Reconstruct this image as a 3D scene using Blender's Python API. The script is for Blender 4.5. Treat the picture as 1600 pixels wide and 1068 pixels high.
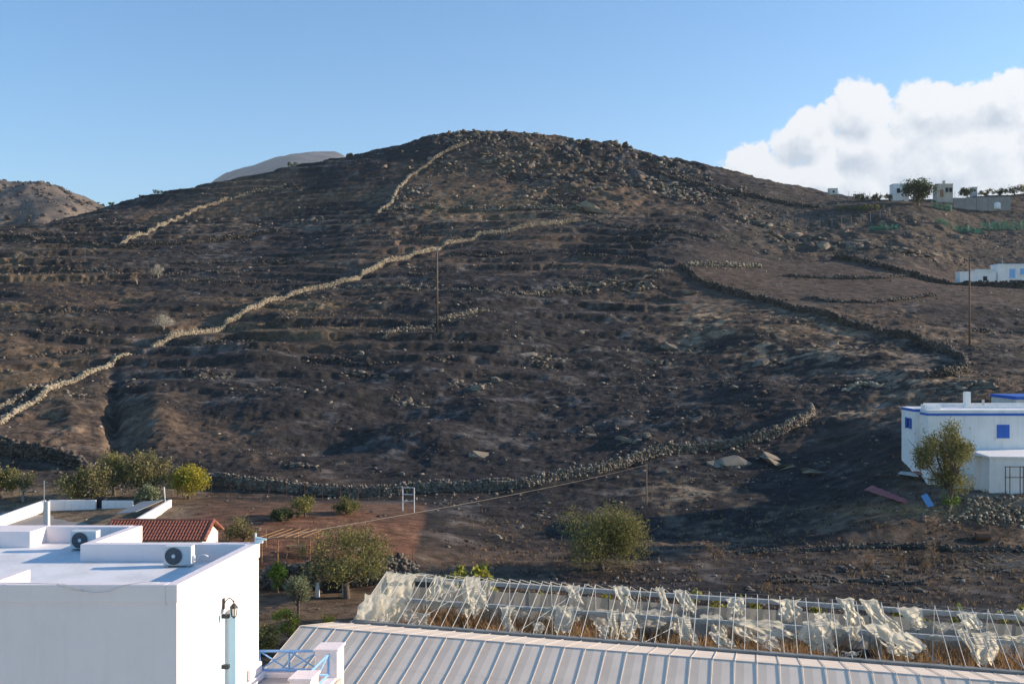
import bpy, math, random
import numpy as np

for o in list(bpy.data.objects):
    bpy.data.objects.remove(o, do_unlink=True)
SC = bpy.context.scene
COL = SC.collection
rng = np.random.default_rng(11)
random.seed(5)

# ------------------------------------------------------------------ camera
F = 1500.0                                   # focal length in photo pixels (1600 wide)
cam_d = bpy.data.cameras.new("camera")
cam_d.sensor_width = 36.0
cam_d.lens = F / 1600 * 36
cam_d.clip_start = 0.5
cam_d.clip_end = 12000
cam = bpy.data.objects.new("camera", cam_d)
COL.objects.link(cam)
cam.location = (0, 0, 0)
cam.rotation_euler = (math.radians(90), 0, 0)
SC.camera = cam

# ------------------------------------------------------------------ light
SUN_EL, SUN_AZ = math.radians(16.5), math.radians(81)      # azimuth from +Y towards +X
sdir = (math.cos(SUN_EL) * math.sin(SUN_AZ), math.cos(SUN_EL) * math.cos(SUN_AZ), math.sin(SUN_EL))
sun_d = bpy.data.lights.new("sun", 'SUN')
sun_d.energy = 5.0
sun_d.angle = math.radians(0.53)
sun_d.color = (1.0, 0.83, 0.65)
sun = bpy.data.objects.new("sun", sun_d)
COL.objects.link(sun)
sun.location = (200, 30, 120)
from mathutils import Vector
sun.rotation_euler = Vector(sdir).to_track_quat('Z', 'Y').to_euler()

world = bpy.data.worlds.new("World")
SC.world = world
world.use_nodes = True
SC.view_settings.view_transform = 'Standard'
SC.view_settings.look = 'None'
SC.view_settings.gamma = 1
SC.view_settings.exposure = 0.9
SC.cycles.max_bounces = 6
SC.cycles.diffuse_bounces = 3
SC.cycles.transparent_max_bounces = 12
SC.cycles.volume_bounces = 0


def build_world():
    nt = world.node_tree
    nt.nodes.clear()
    N, L = nt.nodes.new, nt.links.new

    def math_(op, a, b=None, c=None, clamp=False):
        n = N('ShaderNodeMath'); n.operation = op; n.use_clamp = clamp
        for i, v in enumerate((a, b, c)):
            if v is None: continue
            if isinstance(v, (int, float)): n.inputs[i].default_value = v
            else: L(v, n.inputs[i])
        return n.outputs[0]
    out = N('ShaderNodeOutputWorld')
    bg = N('ShaderNodeBackground'); bg.inputs[1].default_value = 0.125
    sky = N('ShaderNodeTexSky'); sky.sky_type = 'NISHITA'; sky.sun_disc = False
    sky.sun_elevation = SUN_EL; sky.sun_rotation = SUN_AZ
    sky.altitude = 60; sky.air_density = 1.0; sky.dust_density = 0.15; sky.ozone_density = 3.0
    tc = N('ShaderNodeTexCoord')
    sep = N('ShaderNodeSeparateXYZ'); L(tc.outputs['Generated'], sep.inputs[0])
    az = math_('ARCTAN2', sep.outputs[0], sep.outputs[1])
    el = math_('ARCSINE', sep.outputs[2])
    comb = N('ShaderNodeCombineXYZ'); L(az, comb.inputs[0]); L(el, comb.inputs[1])
    ell = [(1160, 270, 58, 50), (1262, 218, 62, 52), (1350, 182, 62, 58), (1465, 178, 100, 54), (1555, 165, 70, 50),
           (1290, 290, 170, 52), (1345, 238, 85, 50), (1480, 250, 230, 90), (1690, 205, 150, 100), (1830, 240, 150, 90)]

    def cloud_field(de, da):
        """cumulus thickness in the direction (azimuth + da, elevation + de)"""
        a_ = math_('ADD', az, da); e_ = math_('ADD', el, de)
        comb = N('ShaderNodeCombineXYZ'); L(a_, comb.inputs[0]); L(e_, comb.inputs[1])
        nw = N('ShaderNodeTexNoise'); nw.noise_dimensions = '2D'; nw.inputs['Scale'].default_value = 30; nw.inputs['Detail'].default_value = 7; nw.inputs['Roughness'].default_value = .62
        L(comb.outputs[0], nw.inputs['Vector'])
        wv = N('ShaderNodeVectorMath'); wv.operation = 'MULTIPLY_ADD'; wv.inputs[1].default_value = (.022, .022, 0); L(nw.outputs['Color'], wv.inputs[0]); L(comb.outputs[0], wv.inputs[2])
        vo = N('ShaderNodeTexVoronoi'); vo.voronoi_dimensions = '2D'; vo.feature = 'F1'; vo.inputs['Scale'].default_value = 21; vo.inputs['Detail'].default_value = 3.2; vo.inputs['Roughness'].default_value = .55; vo.normalize = True
        L(wv.outputs[0], vo.inputs['Vector'])
        field = None
        for (cx, cy, rx, ry) in ell:
            a0 = math.atan((cx - 800) / F); e0 = math.atan((534 - cy) / F * math.cos(a0))
            dx = math_('DIVIDE', math_('SUBTRACT', a_, a0), rx / F * 0.80)
            dy = math_('DIVIDE', math_('SUBTRACT', e_, e0), ry / F * 0.92)
            dist = math_('SQRT', math_('ADD', math_('MULTIPLY', dx, dx), math_('MULTIPLY', dy, dy)))
            v = math_('SUBTRACT', 1.0, dist)
            field = v if field is None else math_('SMOOTH_MAX', field, v, 0.15)
        field = math_('MINIMUM', math_('MULTIPLY', field, 1.45), 1.15)
        f = math_('ADD', field, math_('MULTIPLY', math_('SUBTRACT', .34, vo.outputs['Distance']), 1.7))
        return math_('ADD', f, math_('MULTIPLY', math_('SUBTRACT', nw.outputs[0], .5), 1.1)), nw.outputs[0]
    f, nz = cloud_field(0.0, 0.0)
    f2, _ = cloud_field(0.011, 0.004)
    mr = N('ShaderNodeMapRange'); mr.interpolation_type = 'SMOOTHSTEP'
    mr.inputs[1].default_value = -0.04; mr.inputs[2].default_value = 0.22
    L(f, mr.inputs[0])
    core = N('ShaderNodeMapRange'); core.interpolation_type = 'SMOOTHSTEP'
    core.inputs[1].default_value = 0.3; core.inputs[2].default_value = 1.6
    L(f, core.inputs[0])
    shade = math_('SUBTRACT', math_('ADD', math_('MULTIPLY', core.outputs[0], .55), .10), math_('MULTIPLY', math_('SUBTRACT', f, f2), 1.35), clamp=True)
    cc = N('ShaderNodeMix'); cc.data_type = 'RGBA'
    L(shade, cc.inputs[0])
    cc.inputs[6].default_value = (4.3, 4.3, 4.3, 1)
    cc.inputs[7].default_value = (2.3, 2.6, 3.0, 1)
    mx = N('ShaderNodeMix'); mx.data_type = 'RGBA'
    L(math_('MULTIPLY', mr.outputs[0], 0.97), mx.inputs[0])
    hsv = N('ShaderNodeHueSaturation'); hsv.inputs['Saturation'].default_value = 1.2; hsv.inputs['Value'].default_value = 1.0
    L(sky.outputs[0], hsv.inputs['Color']); L(hsv.outputs[0], mx.inputs[6]); L(cc.outputs[2], mx.inputs[7])
    L(mx.outputs[2], bg.inputs[0]); L(bg.outputs[0], out.inputs[0])


build_world()

# ------------------------------------------------------------------ helpers: noise
def _hash(ix, iy, seed):
    h = (ix.astype(np.int64) * 374761393 + iy.astype(np.int64) * 668265263 + seed * 1442695041) & 0xFFFFFFFF
    h = ((h ^ (h >> 13)) * 1274126177) & 0xFFFFFFFF
    h = (h ^ (h >> 16)) & 0xFFFF
    return h / 32767.5 - 1.0


def vnoise(x, y, seed=0):
    ix, iy = np.floor(x), np.floor(y)
    fx, fy = x - ix, y - iy
    u = fx * fx * fx * (fx * (fx * 6 - 15) + 10); v = fy * fy * fy * (fy * (fy * 6 - 15) + 10)
    a = _hash(ix, iy, seed); b = _hash(ix + 1, iy, seed); c = _hash(ix, iy + 1, seed); d = _hash(ix + 1, iy + 1, seed)
    return a + (b - a) * u + (c - a) * v + (a - b - c + d) * u * v


def fbm(x, y, octv=4, seed=0, gain=0.5):
    s = 0; amp = 1; tot = 0
    for i in range(octv):
        s = s + amp * vnoise(x, y, seed + i * 17); tot += amp
        x, y = x * 1.93 + y * 0.35, y * 1.93 - x * 0.35
        amp *= gain
    return s / tot


def sstep(a, b, x):
    t = np.clip((np.asarray(x, float) - a) / (b - a), 0, 1)
    return t * t * (3 - 2 * t)


def pchip(x, y, q):
    x, y = np.asarray(x, float), np.asarray(y, float)
    h = np.diff(x); dl = np.diff(y) / h
    m = np.zeros_like(y); m[0] = dl[0]; m[-1] = dl[-1]
    for i in range(1, len(x) - 1):
        if dl[i - 1] * dl[i] > 0:
            w1, w2 = 2 * h[i] + h[i - 1], h[i] + 2 * h[i - 1]
            m[i] = (w1 + w2) / (w1 / dl[i - 1] + w2 / dl[i])
    q = np.clip(q, x[0], x[-1]); k = np.clip(np.searchsorted(x, q, side='right') - 1, 0, len(x) - 2)
    t = (q - x[k]) / h[k]
    return ((1 + 2 * t) * (1 - t) ** 2 * y[k] + t * (1 - t) ** 2 * h[k] * m[k] + t * t * (3 - 2 * t) * y[k + 1] + t * t * (t - 1) * h[k] * m[k + 1])


# ------------------------------------------------------------------ terrain height
# survey columns: photo x -> list of (distance, photo y) or (distance, ('z', height))
Z = lambda v: ('z', v)
SURVEY = {
    -700: [(20, Z(-17)), (85, 806), (100, 745), (140, 560), (200, 450), (262, 400), (340, Z(12)), (480, Z(-10)), (700, Z(-20))],
    -200: [(20, Z(-17)), (70, Z(-15.6)), (85, 806), (93, 775), (107, 695), (140, 556), (175, 470), (222, 404), (262, 376), (330, Z(20)), (480, Z(-5)), (700, Z(-20))],
    0: [(20, Z(-17)), (70, Z(-15.6)), (85, 806), (93, 775), (100, 735), (107, 690), (118, 640), (140, 545), (175, 452), (222, 385), (262, 357), (320, Z(26)), (480, Z(-5)), (700, Z(-20))],
    200: [(20, Z(-17.2)), (70, Z(-15.6)), (85, 800), (95, 764), (110, 690), (125, 620), (145, 540), (180, 450), (225, 378), (265, 334), (290, 313), (330, Z(40)), (480, Z(0)), (700, Z(-20))],
    400: [(20, Z(-17.4)), (67, Z(-17.3)), (69, Z(-15.8)), (84, 795), (93, 776), (97, 752), (112, 680), (128, 605), (146, 530), (178, 455), (220, 385), (262, 320), (292, 273), (330, Z(48)), (480, Z(5)), (700, Z(-20))],
    600: [(20, Z(-17.4)), (67, Z(-17.3)), (70, Z(-16.0)), (84, 802), (93, 779), (97, 757), (112, 690), (130, 600), (148, 515), (175, 445), (215, 372), (260, 297), (297, 234), (330, Z(57)), (480, Z(8)), (700, Z(-20))],
    750: [(20, Z(-17.4)), (64, Z(-17.4)), (72, 880), (84, 815), (94, 770), (98, 748), (114, 675), (132, 590), (150, 510), (178, 435), (218, 360), (262, 285), (300, 208), (335, Z(62)), (480, Z(8)), (700, Z(-20))],
    900: [(20, Z(-17.4)), (64, Z(-17.4)), (70, 893), (80, 843), (94, 765), (99, 738), (120, 650), (141, 565), (162, 485), (188, 412), (225, 340), (266, 277), (299, 222), (333, Z(58.5)), (480, Z(8)), (700, Z(-20))],
    1050: [(20, Z(-17.4)), (64, Z(-17.4)), (70, 893), (81, 842), (95, 752), (103, 704), (124, 622), (147, 540), (173, 450), (183, 420), (212, 360), (257, 297), (292, 254), (330, Z(51)), (480, Z(8)), (700, Z(-20))],
    1250: [(20, Z(-17.4)), (64, Z(-17.4)), (70, 897), (79, 838), (92, 765), (106, 668), (112, 640), (129, 585), (148, 515), (164, 478), (187, 427), (209, 396), (240, 345), (278, 295), (315, Z(42)), (480, Z(8)), (700, Z(-20))],
    1400: [(20, Z(-17.4)), (66, Z(-17.4)), (71, 900), (76, 858), (80, 803), (86, 757), (97, 680), (114, 612), (131, 558), (143, 530), (165, 475), (189, 425), (201, 408), (231, 355), (263, 313), (300, Z(38.5)), (340, Z(36)), (480, Z(5)), (700, Z(-20))],
    1550: [(20, Z(-17.4)), (66, Z(-17.5)), (72, 892), (79.5, 815), (81.5, 772), (86, 757), (94, 675), (108, 606), (124, 573), (139, 540), (155, 505), (172, 460), (180, 447), (186, Z(9.0)), (198, Z(9.8)), (218, 402), (247, 347), (270, 306), (300, Z(42)), (340, Z(40)), (480, Z(5)), (700, Z(-20))],
    1720: [(20, Z(-17.4)), (66, Z(-17.5)), (72, 892), (79.5, 815), (81.5, 772), (86, 757), (94, 680), (108, 612), (124, 578), (139, 543), (155, 508), (172, 468), (180, 457), (186, Z(7.9)), (198, Z(8.6)), (218, 402), (247, 342), (270, 297), (300, Z(44)), (340, Z(42)), (480, Z(5)), (700, Z(-20))],
    2300: [(20, Z(-17.4)), (66, Z(-17.5)), (72, 892), (80, 815), (86, 759), (94, 665), (112, 580), (140, 510), (170, 457), (192, Z(8.3)), (215, 402), (245, 342), (270, 300), (300, Z(42)), (340, Z(40)), (480, Z(5)), (700, Z(-20))],
}
_DG = np.arange(20, 701, 1.0)
_xs = sorted(SURVEY)
_tab = []
for _x in _xs:
    dd = [p[0] for p in SURVEY[_x]]
    zz = [p[1][1] if isinstance(p[1], tuple) else (534 - p[1]) / F * p[0] for p in SURVEY[_x]]
    _tab.append(pchip(dd, zz, _DG))
_tab = np.array(_tab)
_ax = np.array([(x - 800) / F for x in _xs])
_AG = np.linspace(_ax[0], _ax[-1], 601)
_T = np.empty((len(_AG), len(_DG)))
for _j in range(len(_DG)):
    _T[:, _j] = pchip(_ax, _tab[:, _j], _AG)
_k = np.array([1, 2, 3, 4, 3, 2, 1.]); _k /= _k.sum()
_P = np.pad(_T, ((9, 9), (0, 0)), 'edge')
_T = sum(w * _P[i * 3:i * 3 + _T.shape[0]] for i, w in enumerate(_k))


def base_h(X, Y):
    D = np.maximum(Y, 25.0)
    a = np.clip(X / D, _AG[0], _AG[-1] - 1e-6); d = np.clip(Y, 20, 699.99)
    i = (a - _AG[0]) / (_AG[1] - _AG[0]); j = d - 20
    i0 = np.minimum(i.astype(int), len(_AG) - 2); j0 = np.minimum(j.astype(int), len(_DG) - 2)
    fi, fj = i - i0, j - j0
    return (_T[i0, j0] * (1 - fi) * (1 - fj) + _T[i0 + 1, j0] * fi * (1 - fj) + _T[i0, j0 + 1] * (1 - fi) * fj + _T[i0 + 1, j0 + 1] * fi * fj)


def pxy(X, Y, Zv):
    D = np.maximum(Y, 25.0)
    return 800 + F * X / D, 534 - F * Zv / D


def ground_blob(px, py, cx, cy, rx, ry):
    return np.exp(-((px - cx) / rx) ** 2 - ((py - cy) / ry) ** 2)


# local mounds and hollows read off the photograph: (x, y, rx px, ry px, height m)
MOUNDS = [(660, 588, 70, 22, 1.5), (620, 690, 80, 22, 1.6), (250, 655, 34, 40, 1.3), (420, 640, 110, 22, 1.1), (700, 690, 60, 18, 1.0),
          (760, 640, 60, 20, 1.0), (1190, 615, 60, 18, 1.2), (390, 560, 70, 16, 1.3), (300, 590, 60, 14, 1.0), (920, 640, 60, 30, .8),
          (1000, 690, 45, 16, .9), (1310, 560, 90, 16, 1.0), (560, 620, 60, 14, 1.1), (480, 520, 80, 12, .9), (1140, 520, 80, 14, 1.2), (165, 560, 60, 15, 1.2),
          (120, 500, 60, 12, 1.0), (1420, 590, 50, 14, .8), (860, 440, 60, 10, 1.0), (1010, 430, 60, 10, 1.2), (110, 655, 25, 25, .8), (840, 590, 60, 12, .8),
          (178, 650, 13, 60, -1.7), (205, 690, 14, 30, -1.0), (350, 500, 60, 14, -1.6), (520, 700, 60, 10, -.9), (1290, 690, 40, 20, -.8)]


def H(X, Y):
    X = np.asarray(X, float); Y = np.asarray(Y, float)
    z = base_h(X, Y)
    px, py = pxy(X, Y, z)
    hill = sstep(93, 106, Y) * (1 - sstep(420, 600, Y))
    right = sstep(1130, 1230, px)                                   # the slope under the white house starts nearer
    hill = np.maximum(hill, sstep(69, 80, Y) * sstep(690, 760, px) * 0.55 * (1 - sstep(420, 600, Y)))
    field = sstep(1040, 1120, px) * sstep(156, 170, Y) * (1 - sstep(194, 208, Y))
    rough = hill * (1 - 0.75 * field)
    for (cx, cy, rx, ry, hh) in MOUNDS:
        z = z + hh * ground_blob(px, py, cx, cy, rx, ry) * hill
    n1 = fbm(X / 21, Y / 13, 3, 3)
    n2 = fbm(X / 7.0, Y / 4.0, 3, 29)
    n3 = fbm(X / 1.7, Y / 1.1, 3, 53)
    z = z + rough * (0.95 * n1 + 0.30 * n2) + (0.07 + 0.19 * rough) * n3 * sstep(60, 70, Y)
    z = z + rough * (.14 * np.abs(fbm(X / 2.6, Y / 1.7, 3, 171)) + .15 * np.abs(fbm(X / .9, Y / .7, 2, 191)))
    # terraces following the contour
    c = z + 2.6 * fbm(X / 42, Y / 30, 3, 91)
    per = np.where(fbm(X / 60, Y / 60, 1, 95) > 0, 2.3, 1.7)
    fr = c / per - np.floor(c / per)
    tz = np.floor(c / per) * per + per * (0.28 * fr + 0.72 * sstep(0.80, 1.0, fr))
    tm = np.clip(0.52 + 1.05 * fbm(X / 20, Y / 11, 3, 77), 0, .95) * (.3 + .7 * sstep(122, 150, Y))
    tm = tm * (0.25 + 0.75 * np.maximum(sstep(700, 450, px), sstep(120, 150, Y) * sstep(1120, 1000, px)))
    tm = tm * hill * (1 - sstep(232, 255, Y) * sstep(520, 620, px)) * (1 - 0.6 * field)
    z = z + (tz - c) * tm
    # schist crags round the summit
    rock = sstep(225, 250, Y) * sstep(540, 680, px) * (1 - sstep(1150, 1300, px)) * hill
    rid = 1 - np.abs(fbm(X / 6.5, Y / 5.5, 3, 131))
    z = z + rock * ((rid - 0.72) * 4.2) * np.clip(0.5 + 1.2 * fbm(X / 24, Y / 24, 2, 17), 0.1, 1)
    crag2 = sstep(1060, 1130, px) * sstep(200, 210, Y) * (1 - sstep(238, 246, Y)) * (1 - sstep(1480, 1560, px))
    z = z + crag2 * (rid - 0.74) * 1.7
    return z


def Hs(x, y):
    return float(H(np.array([x]), np.array([y]))[0])


def ground_px(px, py, dmin=62.0, dmax=330.0, smooth=False):
    """first point of the ground met by the sight line through a photo pixel"""
    d = np.arange(dmin, dmax, 0.25)
    X = (px - 800) / F * d
    hz = base_h(X, d) if smooth else H(X, d); ray = (534 - py) / F * d
    hit = np.nonzero(hz >= ray)[0]
    if len(hit):
        k = hit[0]
    else:                                                           # above the skyline: take the crest
        k = int(np.argmax((hz - ray) / d))
    return Vector((X[k], d[k], hz[k]))


def at(px, py, d):
    return Vector(((px - 800) / F * d, d, (534 - py) / F * d))


# ------------------------------------------------------------------ helpers: meshes, objects
class MB:
    def __init__(s):
        s.v = []; s.f = []; s.m = []; s.n = 0

    def add(s, verts, faces, mi=0):
        b = s.n
        s.v.extend([tuple(p) for p in verts]); s.n += len(verts)
        s.f.extend([tuple(b + i for i in f) for f in faces]); s.m.extend([mi] * len(faces))

    def box(s, x0, x1, y0, y1, z0, z1, fn=None, mi=0):
        vs = [(x, y, z) for z in (z0, z1) for y in (y0, y1) for x in (x0, x1)]
        if fn: vs = [fn(*p) for p in vs]
        s.add(vs, [(0, 2, 3, 1), (4, 5, 7, 6), (0, 1, 5, 4), (2, 6, 7, 3), (0, 4, 6, 2), (1, 3, 7, 5)], mi)

    def tube(s, pts, rad, n=6, mi=0, cap=True):
        pts = [Vector(p) for p in pts]
        if isinstance(rad, (int, float)): rad = [rad] * len(pts)
        rings = []
        for i, p in enumerate(pts):
            t = (pts[min(i + 1, len(pts) - 1)] - pts[max(i - 1, 0)])
            t = t.normalized() if t.length > 1e-9 else Vector((0, 0, 1))
            up = Vector((0, 0, 1)) if abs(t.z) < 0.9 else Vector((1, 0, 0))
            a = t.cross(up).normalized(); b = t.cross(a)
            rings.append([p + (a * math.cos(2 * math.pi * k / n) + b * math.sin(2 * math.pi * k / n)) * rad[i] for k in range(n)])
        vs = [q for r in rings for q in r]
        fs = [(i * n + k, i * n + (k + 1) % n, (i + 1) * n + (k + 1) % n, (i + 1) * n + k) for i in range(len(pts) - 1) for k in range(n)]
        if cap: fs += [tuple(range(n))[::-1], tuple(range((len(pts) - 1) * n, len(pts) * n))]
        s.add(vs, fs, mi)

    def bar(s, p, q, w, h=None, mi=0):
        s.tube([p, q], w * 0.5, 4, mi)

    def lathe(s, prof, c, n=16, mi=0, axis='z'):
        vs = []
        for (r, h) in prof:
            for k in range(n):
                a = 2 * math.pi * k / n
                if axis == 'z': vs.append((c[0] + r * math.cos(a), c[1] + r * math.sin(a), c[2] + h))
                else: vs.append((c[0] + r * math.cos(a), c[1] + h, c[2] + r * math.sin(a)))
        fs = [(i * n + k, i * n + (k + 1) % n, (i + 1) * n + (k + 1) % n, (i + 1) * n + k) for i in range(len(prof) - 1) for k in range(n)]
        s.add(vs, fs, mi)

    def build(s, name, mats, parent=None, smooth=False, bevel=0):
        me = bpy.data.meshes.new(name)
        me.from_pydata(s.v, [], s.f); me.update()
        if not isinstance(mats, (list, tuple)): mats = [mats]
        for m in mats: me.materials.append(m)
        if len(mats) > 1: me.polygons.foreach_set('material_index', s.m)
        if smooth: me.polygons.foreach_set('use_smooth', [True] * len(me.polygons))
        return link(name, me, parent, bevel)


def link(name, me, parent=None, bevel=0):
    o = bpy.data.objects.new(name, me)
    COL.objects.link(o)
    if parent is not None:
        o.parent = parent
        o.matrix_parent_inverse = mat_inv(parent)
    if bevel:
        b = o.modifiers.new('bevel', 'BEVEL'); b.width = bevel; b.segments = 2; b.limit_method = 'ANGLE'
    return o


def mat_inv(p):
    from mathutils import Matrix
    return (Matrix.Translation(p.location) @ p.rotation_euler.to_matrix().to_4x4()).inverted()


def np_mesh(name, V, Fq, mats, parent=None, smooth=False):
    """V (n,3), Fq (m,k) arrays -> one mesh object"""
    V = np.asarray(V, np.float32); Fq = np.asarray(Fq, np.int32)
    me = bpy.data.meshes.new(name)
    k = Fq.shape[1]
    me.vertices.add(len(V)); me.vertices.foreach_set('co', V.ravel())
    me.loops.add(Fq.size); me.loops.foreach_set('vertex_index', Fq.ravel())
    me.polygons.add(len(Fq)); me.polygons.foreach_set('loop_start', np.arange(0, Fq.size, k, dtype=np.int32))
    if smooth: me.polygons.foreach_set('use_smooth', np.ones(len(Fq), bool))
    me.update(calc_edges=True); me.validate()
    if not isinstance(mats, (list, tuple)): mats = [mats]
    for m in mats: me.materials.append(m)
    return link(name, me, parent)


def tag(o, label=None, cat=None, group=None, kind=None):
    if label: o['label'] = label
    if cat: o['category'] = cat
    if group: o['group'] = group
    if kind: o['kind'] = kind
    return o


def thing(name, label, cat, loc, group=None):
    o = bpy.data.objects.new(name, None)
    COL.objects.link(o); o.location = loc; o.empty_display_size = 0.3
    return tag(o, label, cat, group, 'thing')


# ------------------------------------------------------------------ helpers: materials
def mat(name, c1, c2=None, scale=3.0, rough=0.85, bump=0.0, bscale=20.0, island=0.0, spec=0.25, transl=0.0, metallic=0.0, alpha=1.0, detail=5, lo=.32, hi=.68, streak=0.0):
    m = bpy.data.materials.new(name); m.use_nodes = True
    nt = m.node_tree; N, L = nt.nodes.new, nt.links.new
    p = nt.nodes['Principled BSDF']; out = nt.nodes['Material Output']
    p.inputs['Roughness'].default_value = rough
    p.inputs['Specular IOR Level'].default_value = spec
    p.inputs['Metallic'].default_value = metallic
    c1 = (*c1, 1)
    tc = N('ShaderNodeTexCoord')
    col = None
    if c2 is not None:
        n = N('ShaderNodeTexNoise'); n.inputs['Scale'].default_value = scale; n.inputs['Detail'].default_value = detail
        n.inputs['Roughness'].default_value = 0.62
        L(tc.outputs['Object'], n.inputs['Vector'])
        r = N('ShaderNodeMapRange'); r.inputs[1].default_value = lo; r.inputs[2].default_value = hi
        L(n.outputs[0], r.inputs[0])
        mx = N('ShaderNodeMix'); mx.data_type = 'RGBA'; L(r.outputs[0], mx.inputs[0])
        mx.inputs[6].default_value = c1; mx.inputs[7].default_value = (*c2, 1); col = mx.outputs[2]
    if streak:                                                     # rain streaks and dust on upright plaster
        mp = N('ShaderNodeMapping'); mp.inputs['Scale'].default_value = (2.6, 2.6, .22); L(tc.outputs['Object'], mp.inputs[0])
        n = N('ShaderNodeTexNoise'); n.inputs['Scale'].default_value = 1.6; n.inputs['Detail'].default_value = 7; n.inputs['Roughness'].default_value = .65
        L(mp.outputs[0], n.inputs['Vector'])
        r = N('ShaderNodeMapRange'); r.inputs[1].default_value = .5; r.inputs[2].default_value = .72; r.inputs[3].default_value = 1.0; r.inputs[4].default_value = 1 - streak
        L(n.outputs[0], r.inputs[0])
        vm = N('ShaderNodeVectorMath'); vm.operation = 'SCALE'; L(col, vm.inputs[0]); L(r.outputs[0], vm.inputs['Scale']); col = vm.outputs[0]
    if island:
        g = N('ShaderNodeNewGeometry')
        r = N('ShaderNodeMapRange'); r.inputs[3].default_value = 1 - island; r.inputs[4].default_value = 1 + island
        L(g.outputs['Random Per Island'], r.inputs[0])
        hs = N('ShaderNodeHueSaturation'); L(r.outputs[0], hs.inputs['Value'])
        r2 = N('ShaderNodeMapRange'); r2.inputs[3].default_value = 0.5 - island * 0.06; r2.inputs[4].default_value = 0.5 + island * 0.06
        w = N('ShaderNodeMath'); w.operation = 'FRACT'; mm = N('ShaderNodeMath'); mm.operation = 'MULTIPLY'; mm.inputs[1].default_value = 7.31
        L(g.outputs['Random Per Island'], mm.inputs[0]); L(mm.outputs[0], w.inputs[0]); L(w.outputs[0], r2.inputs[0]); L(r2.outputs[0], hs.inputs['Hue'])
        if col is not None: L(col, hs.inputs['Color'])
        else: hs.inputs['Color'].default_value = c1
        col = hs.outputs[0]
    if col is not None: L(col, p.inputs['Base Color'])
    else: p.inputs['Base Color'].default_value = c1
    if bump:
        n = N('ShaderNodeTexNoise'); n.inputs['Scale'].default_value = bscale; n.inputs['Detail'].default_value = 6
        L(tc.outputs['Object'], n.inputs['Vector'])
        b = N('ShaderNodeBump'); b.inputs['Strength'].default_value = bump; b.inputs['Distance'].default_value = 0.05
        L(n.outputs[0], b.inputs['Height']); L(b.outputs[0], p.inputs['Normal'])
    sh = p.outputs[0]
    if transl:
        t = N('ShaderNodeBsdfTranslucent')
        if col is not None: L(col, t.inputs[0])
        else: t.inputs[0].default_value = c1
        ms = N('ShaderNodeMixShader'); ms.inputs[0].default_value = transl; L(sh, ms.inputs[1]); L(t.outputs[0], ms.inputs[2]); sh = ms.outputs[0]
    if alpha < 1:
        t = N('ShaderNodeBsdfTransparent')
        ms = N('ShaderNodeMixShader'); ms.inputs[0].default_value = alpha; L(t.outputs[0], ms.inputs[1]); L(sh, ms.inputs[2]); sh = ms.outputs[0]
    L(sh, out.inputs[0])
    return m


M = {}
M['plaster'] = mat('white_plaster', (.90, .79, .76), (.86, .755, .725), 0.9, .9, .2, 12, streak=.04)
M['roofpaint'] = mat('white_roof_coating', (.85, .82, .79), (.70, .675, .65), .8, .75, .15, 8, lo=.42, hi=.66)
M['plaster_far'] = mat('white_limewash', (.88, .84, .80), (.79, .755, .715), 0.7, .9, streak=.13)
M['plaster_old'] = mat('stained_plaster', (.70, .68, .63), (.5, .47, .42), 0.9, .9)
M['cream'] = mat('cream_render', (.62, .54, .44), (.5, .42, .33), 1.2, .9)
M['blue_pale'] = mat('pale_blue_paint', (.24, .46, .76), (.21, .42, .72), 4, .45, spec=.4)
M['blue_door'] = mat('pale_blue_door_paint', (.62, .78, .84), (.58, .75, .82), 3, .5)
M['blue'] = mat('strong_blue_paint', (.03, .12, .48), (.04, .14, .50), 4, .5)
M['dark'] = mat('dark_opening', (.02, .022, .028), None, rough=.6)
M['metal_dark'] = mat('black_iron', (.025, .027, .026), (.04, .04, .04), 20, .5, spec=.5)
M['metal_grey'] = mat('galvanised_steel', (.42, .43, .44), (.34, .35, .35), 6, .45, metallic=.5)
M['metal_white'] = mat('white_painted_steel', (.7, .7, .68), (.58, .57, .55), 8, .5)
M['rust'] = mat('rusty_iron', (.12, .06, .04), (.20, .10, .06), 9, .8)
M['yellow'] = mat('ochre_painted_steel', (.36, .21, .09), (.25, .145, .07), 6, .6)
M['ac'] = mat('ac_casing', (.66, .67, .66), (.62, .63, .62), 5, .5, spec=.4)
M['acdark'] = mat('ac_grille', (.12, .13, .145), (.16, .17, .185), 14, .6)
M['glass'] = mat('lamp_glass', (.6, .6, .55), None, rough=.15, spec=.6)
M['floor_tile'] = mat('beige_floor_tiles', (.50, .44, .39), (.44, .39, .34), 3, .7)
M['wood_pole'] = mat('weathered_pole_wood', (.20, .13, .09), (.13, .085, .06), 4, .85)
M['wood_burnt'] = mat('charred_pole_wood', (.022, .019, .018), (.04, .034, .03), 6, .9)
M['wood_beam'] = mat('brown_beam', (.34, .19, .10), (.25, .14, .08), 5, .75)
M['cable'] = mat('pale_cable', (.24, .215, .185), None, rough=.6)
M['tile'] = mat('terracotta_tiles', (.36, .145, .09), (.26, .10, .065), 2.2, .8, island=.22)
M['stone_pale'] = mat('pale_dry_stone', (.36, .298, .215), (.17, .143, .108), .8, .92, .4, 9, island=.42)
M['stone_mid'] = mat('weathered_dry_stone', (.25, .21, .16), (.085, .073, .062), 1.4, .92, .4, 9, island=.5)
M['stone_burnt'] = mat('sooty_dry_stone', (.12, .10, .08), (.036, .031, .028), 0.9, .92, .4, 9, island=.5)
M['core'] = mat('wall_core', (.06, .052, .045), (.10, .085, .07), 2, .95)
M['boulder'] = mat('schist_boulder', (.21, .178, .135), (.075, .067, .060), 1.2, .9, .6, 6)
M['boulder_pale'] = mat('pale_schist_boulder', (.31, .25, .18), (.15, .128, .10), 1.0, .9, .5, 6)
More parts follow.
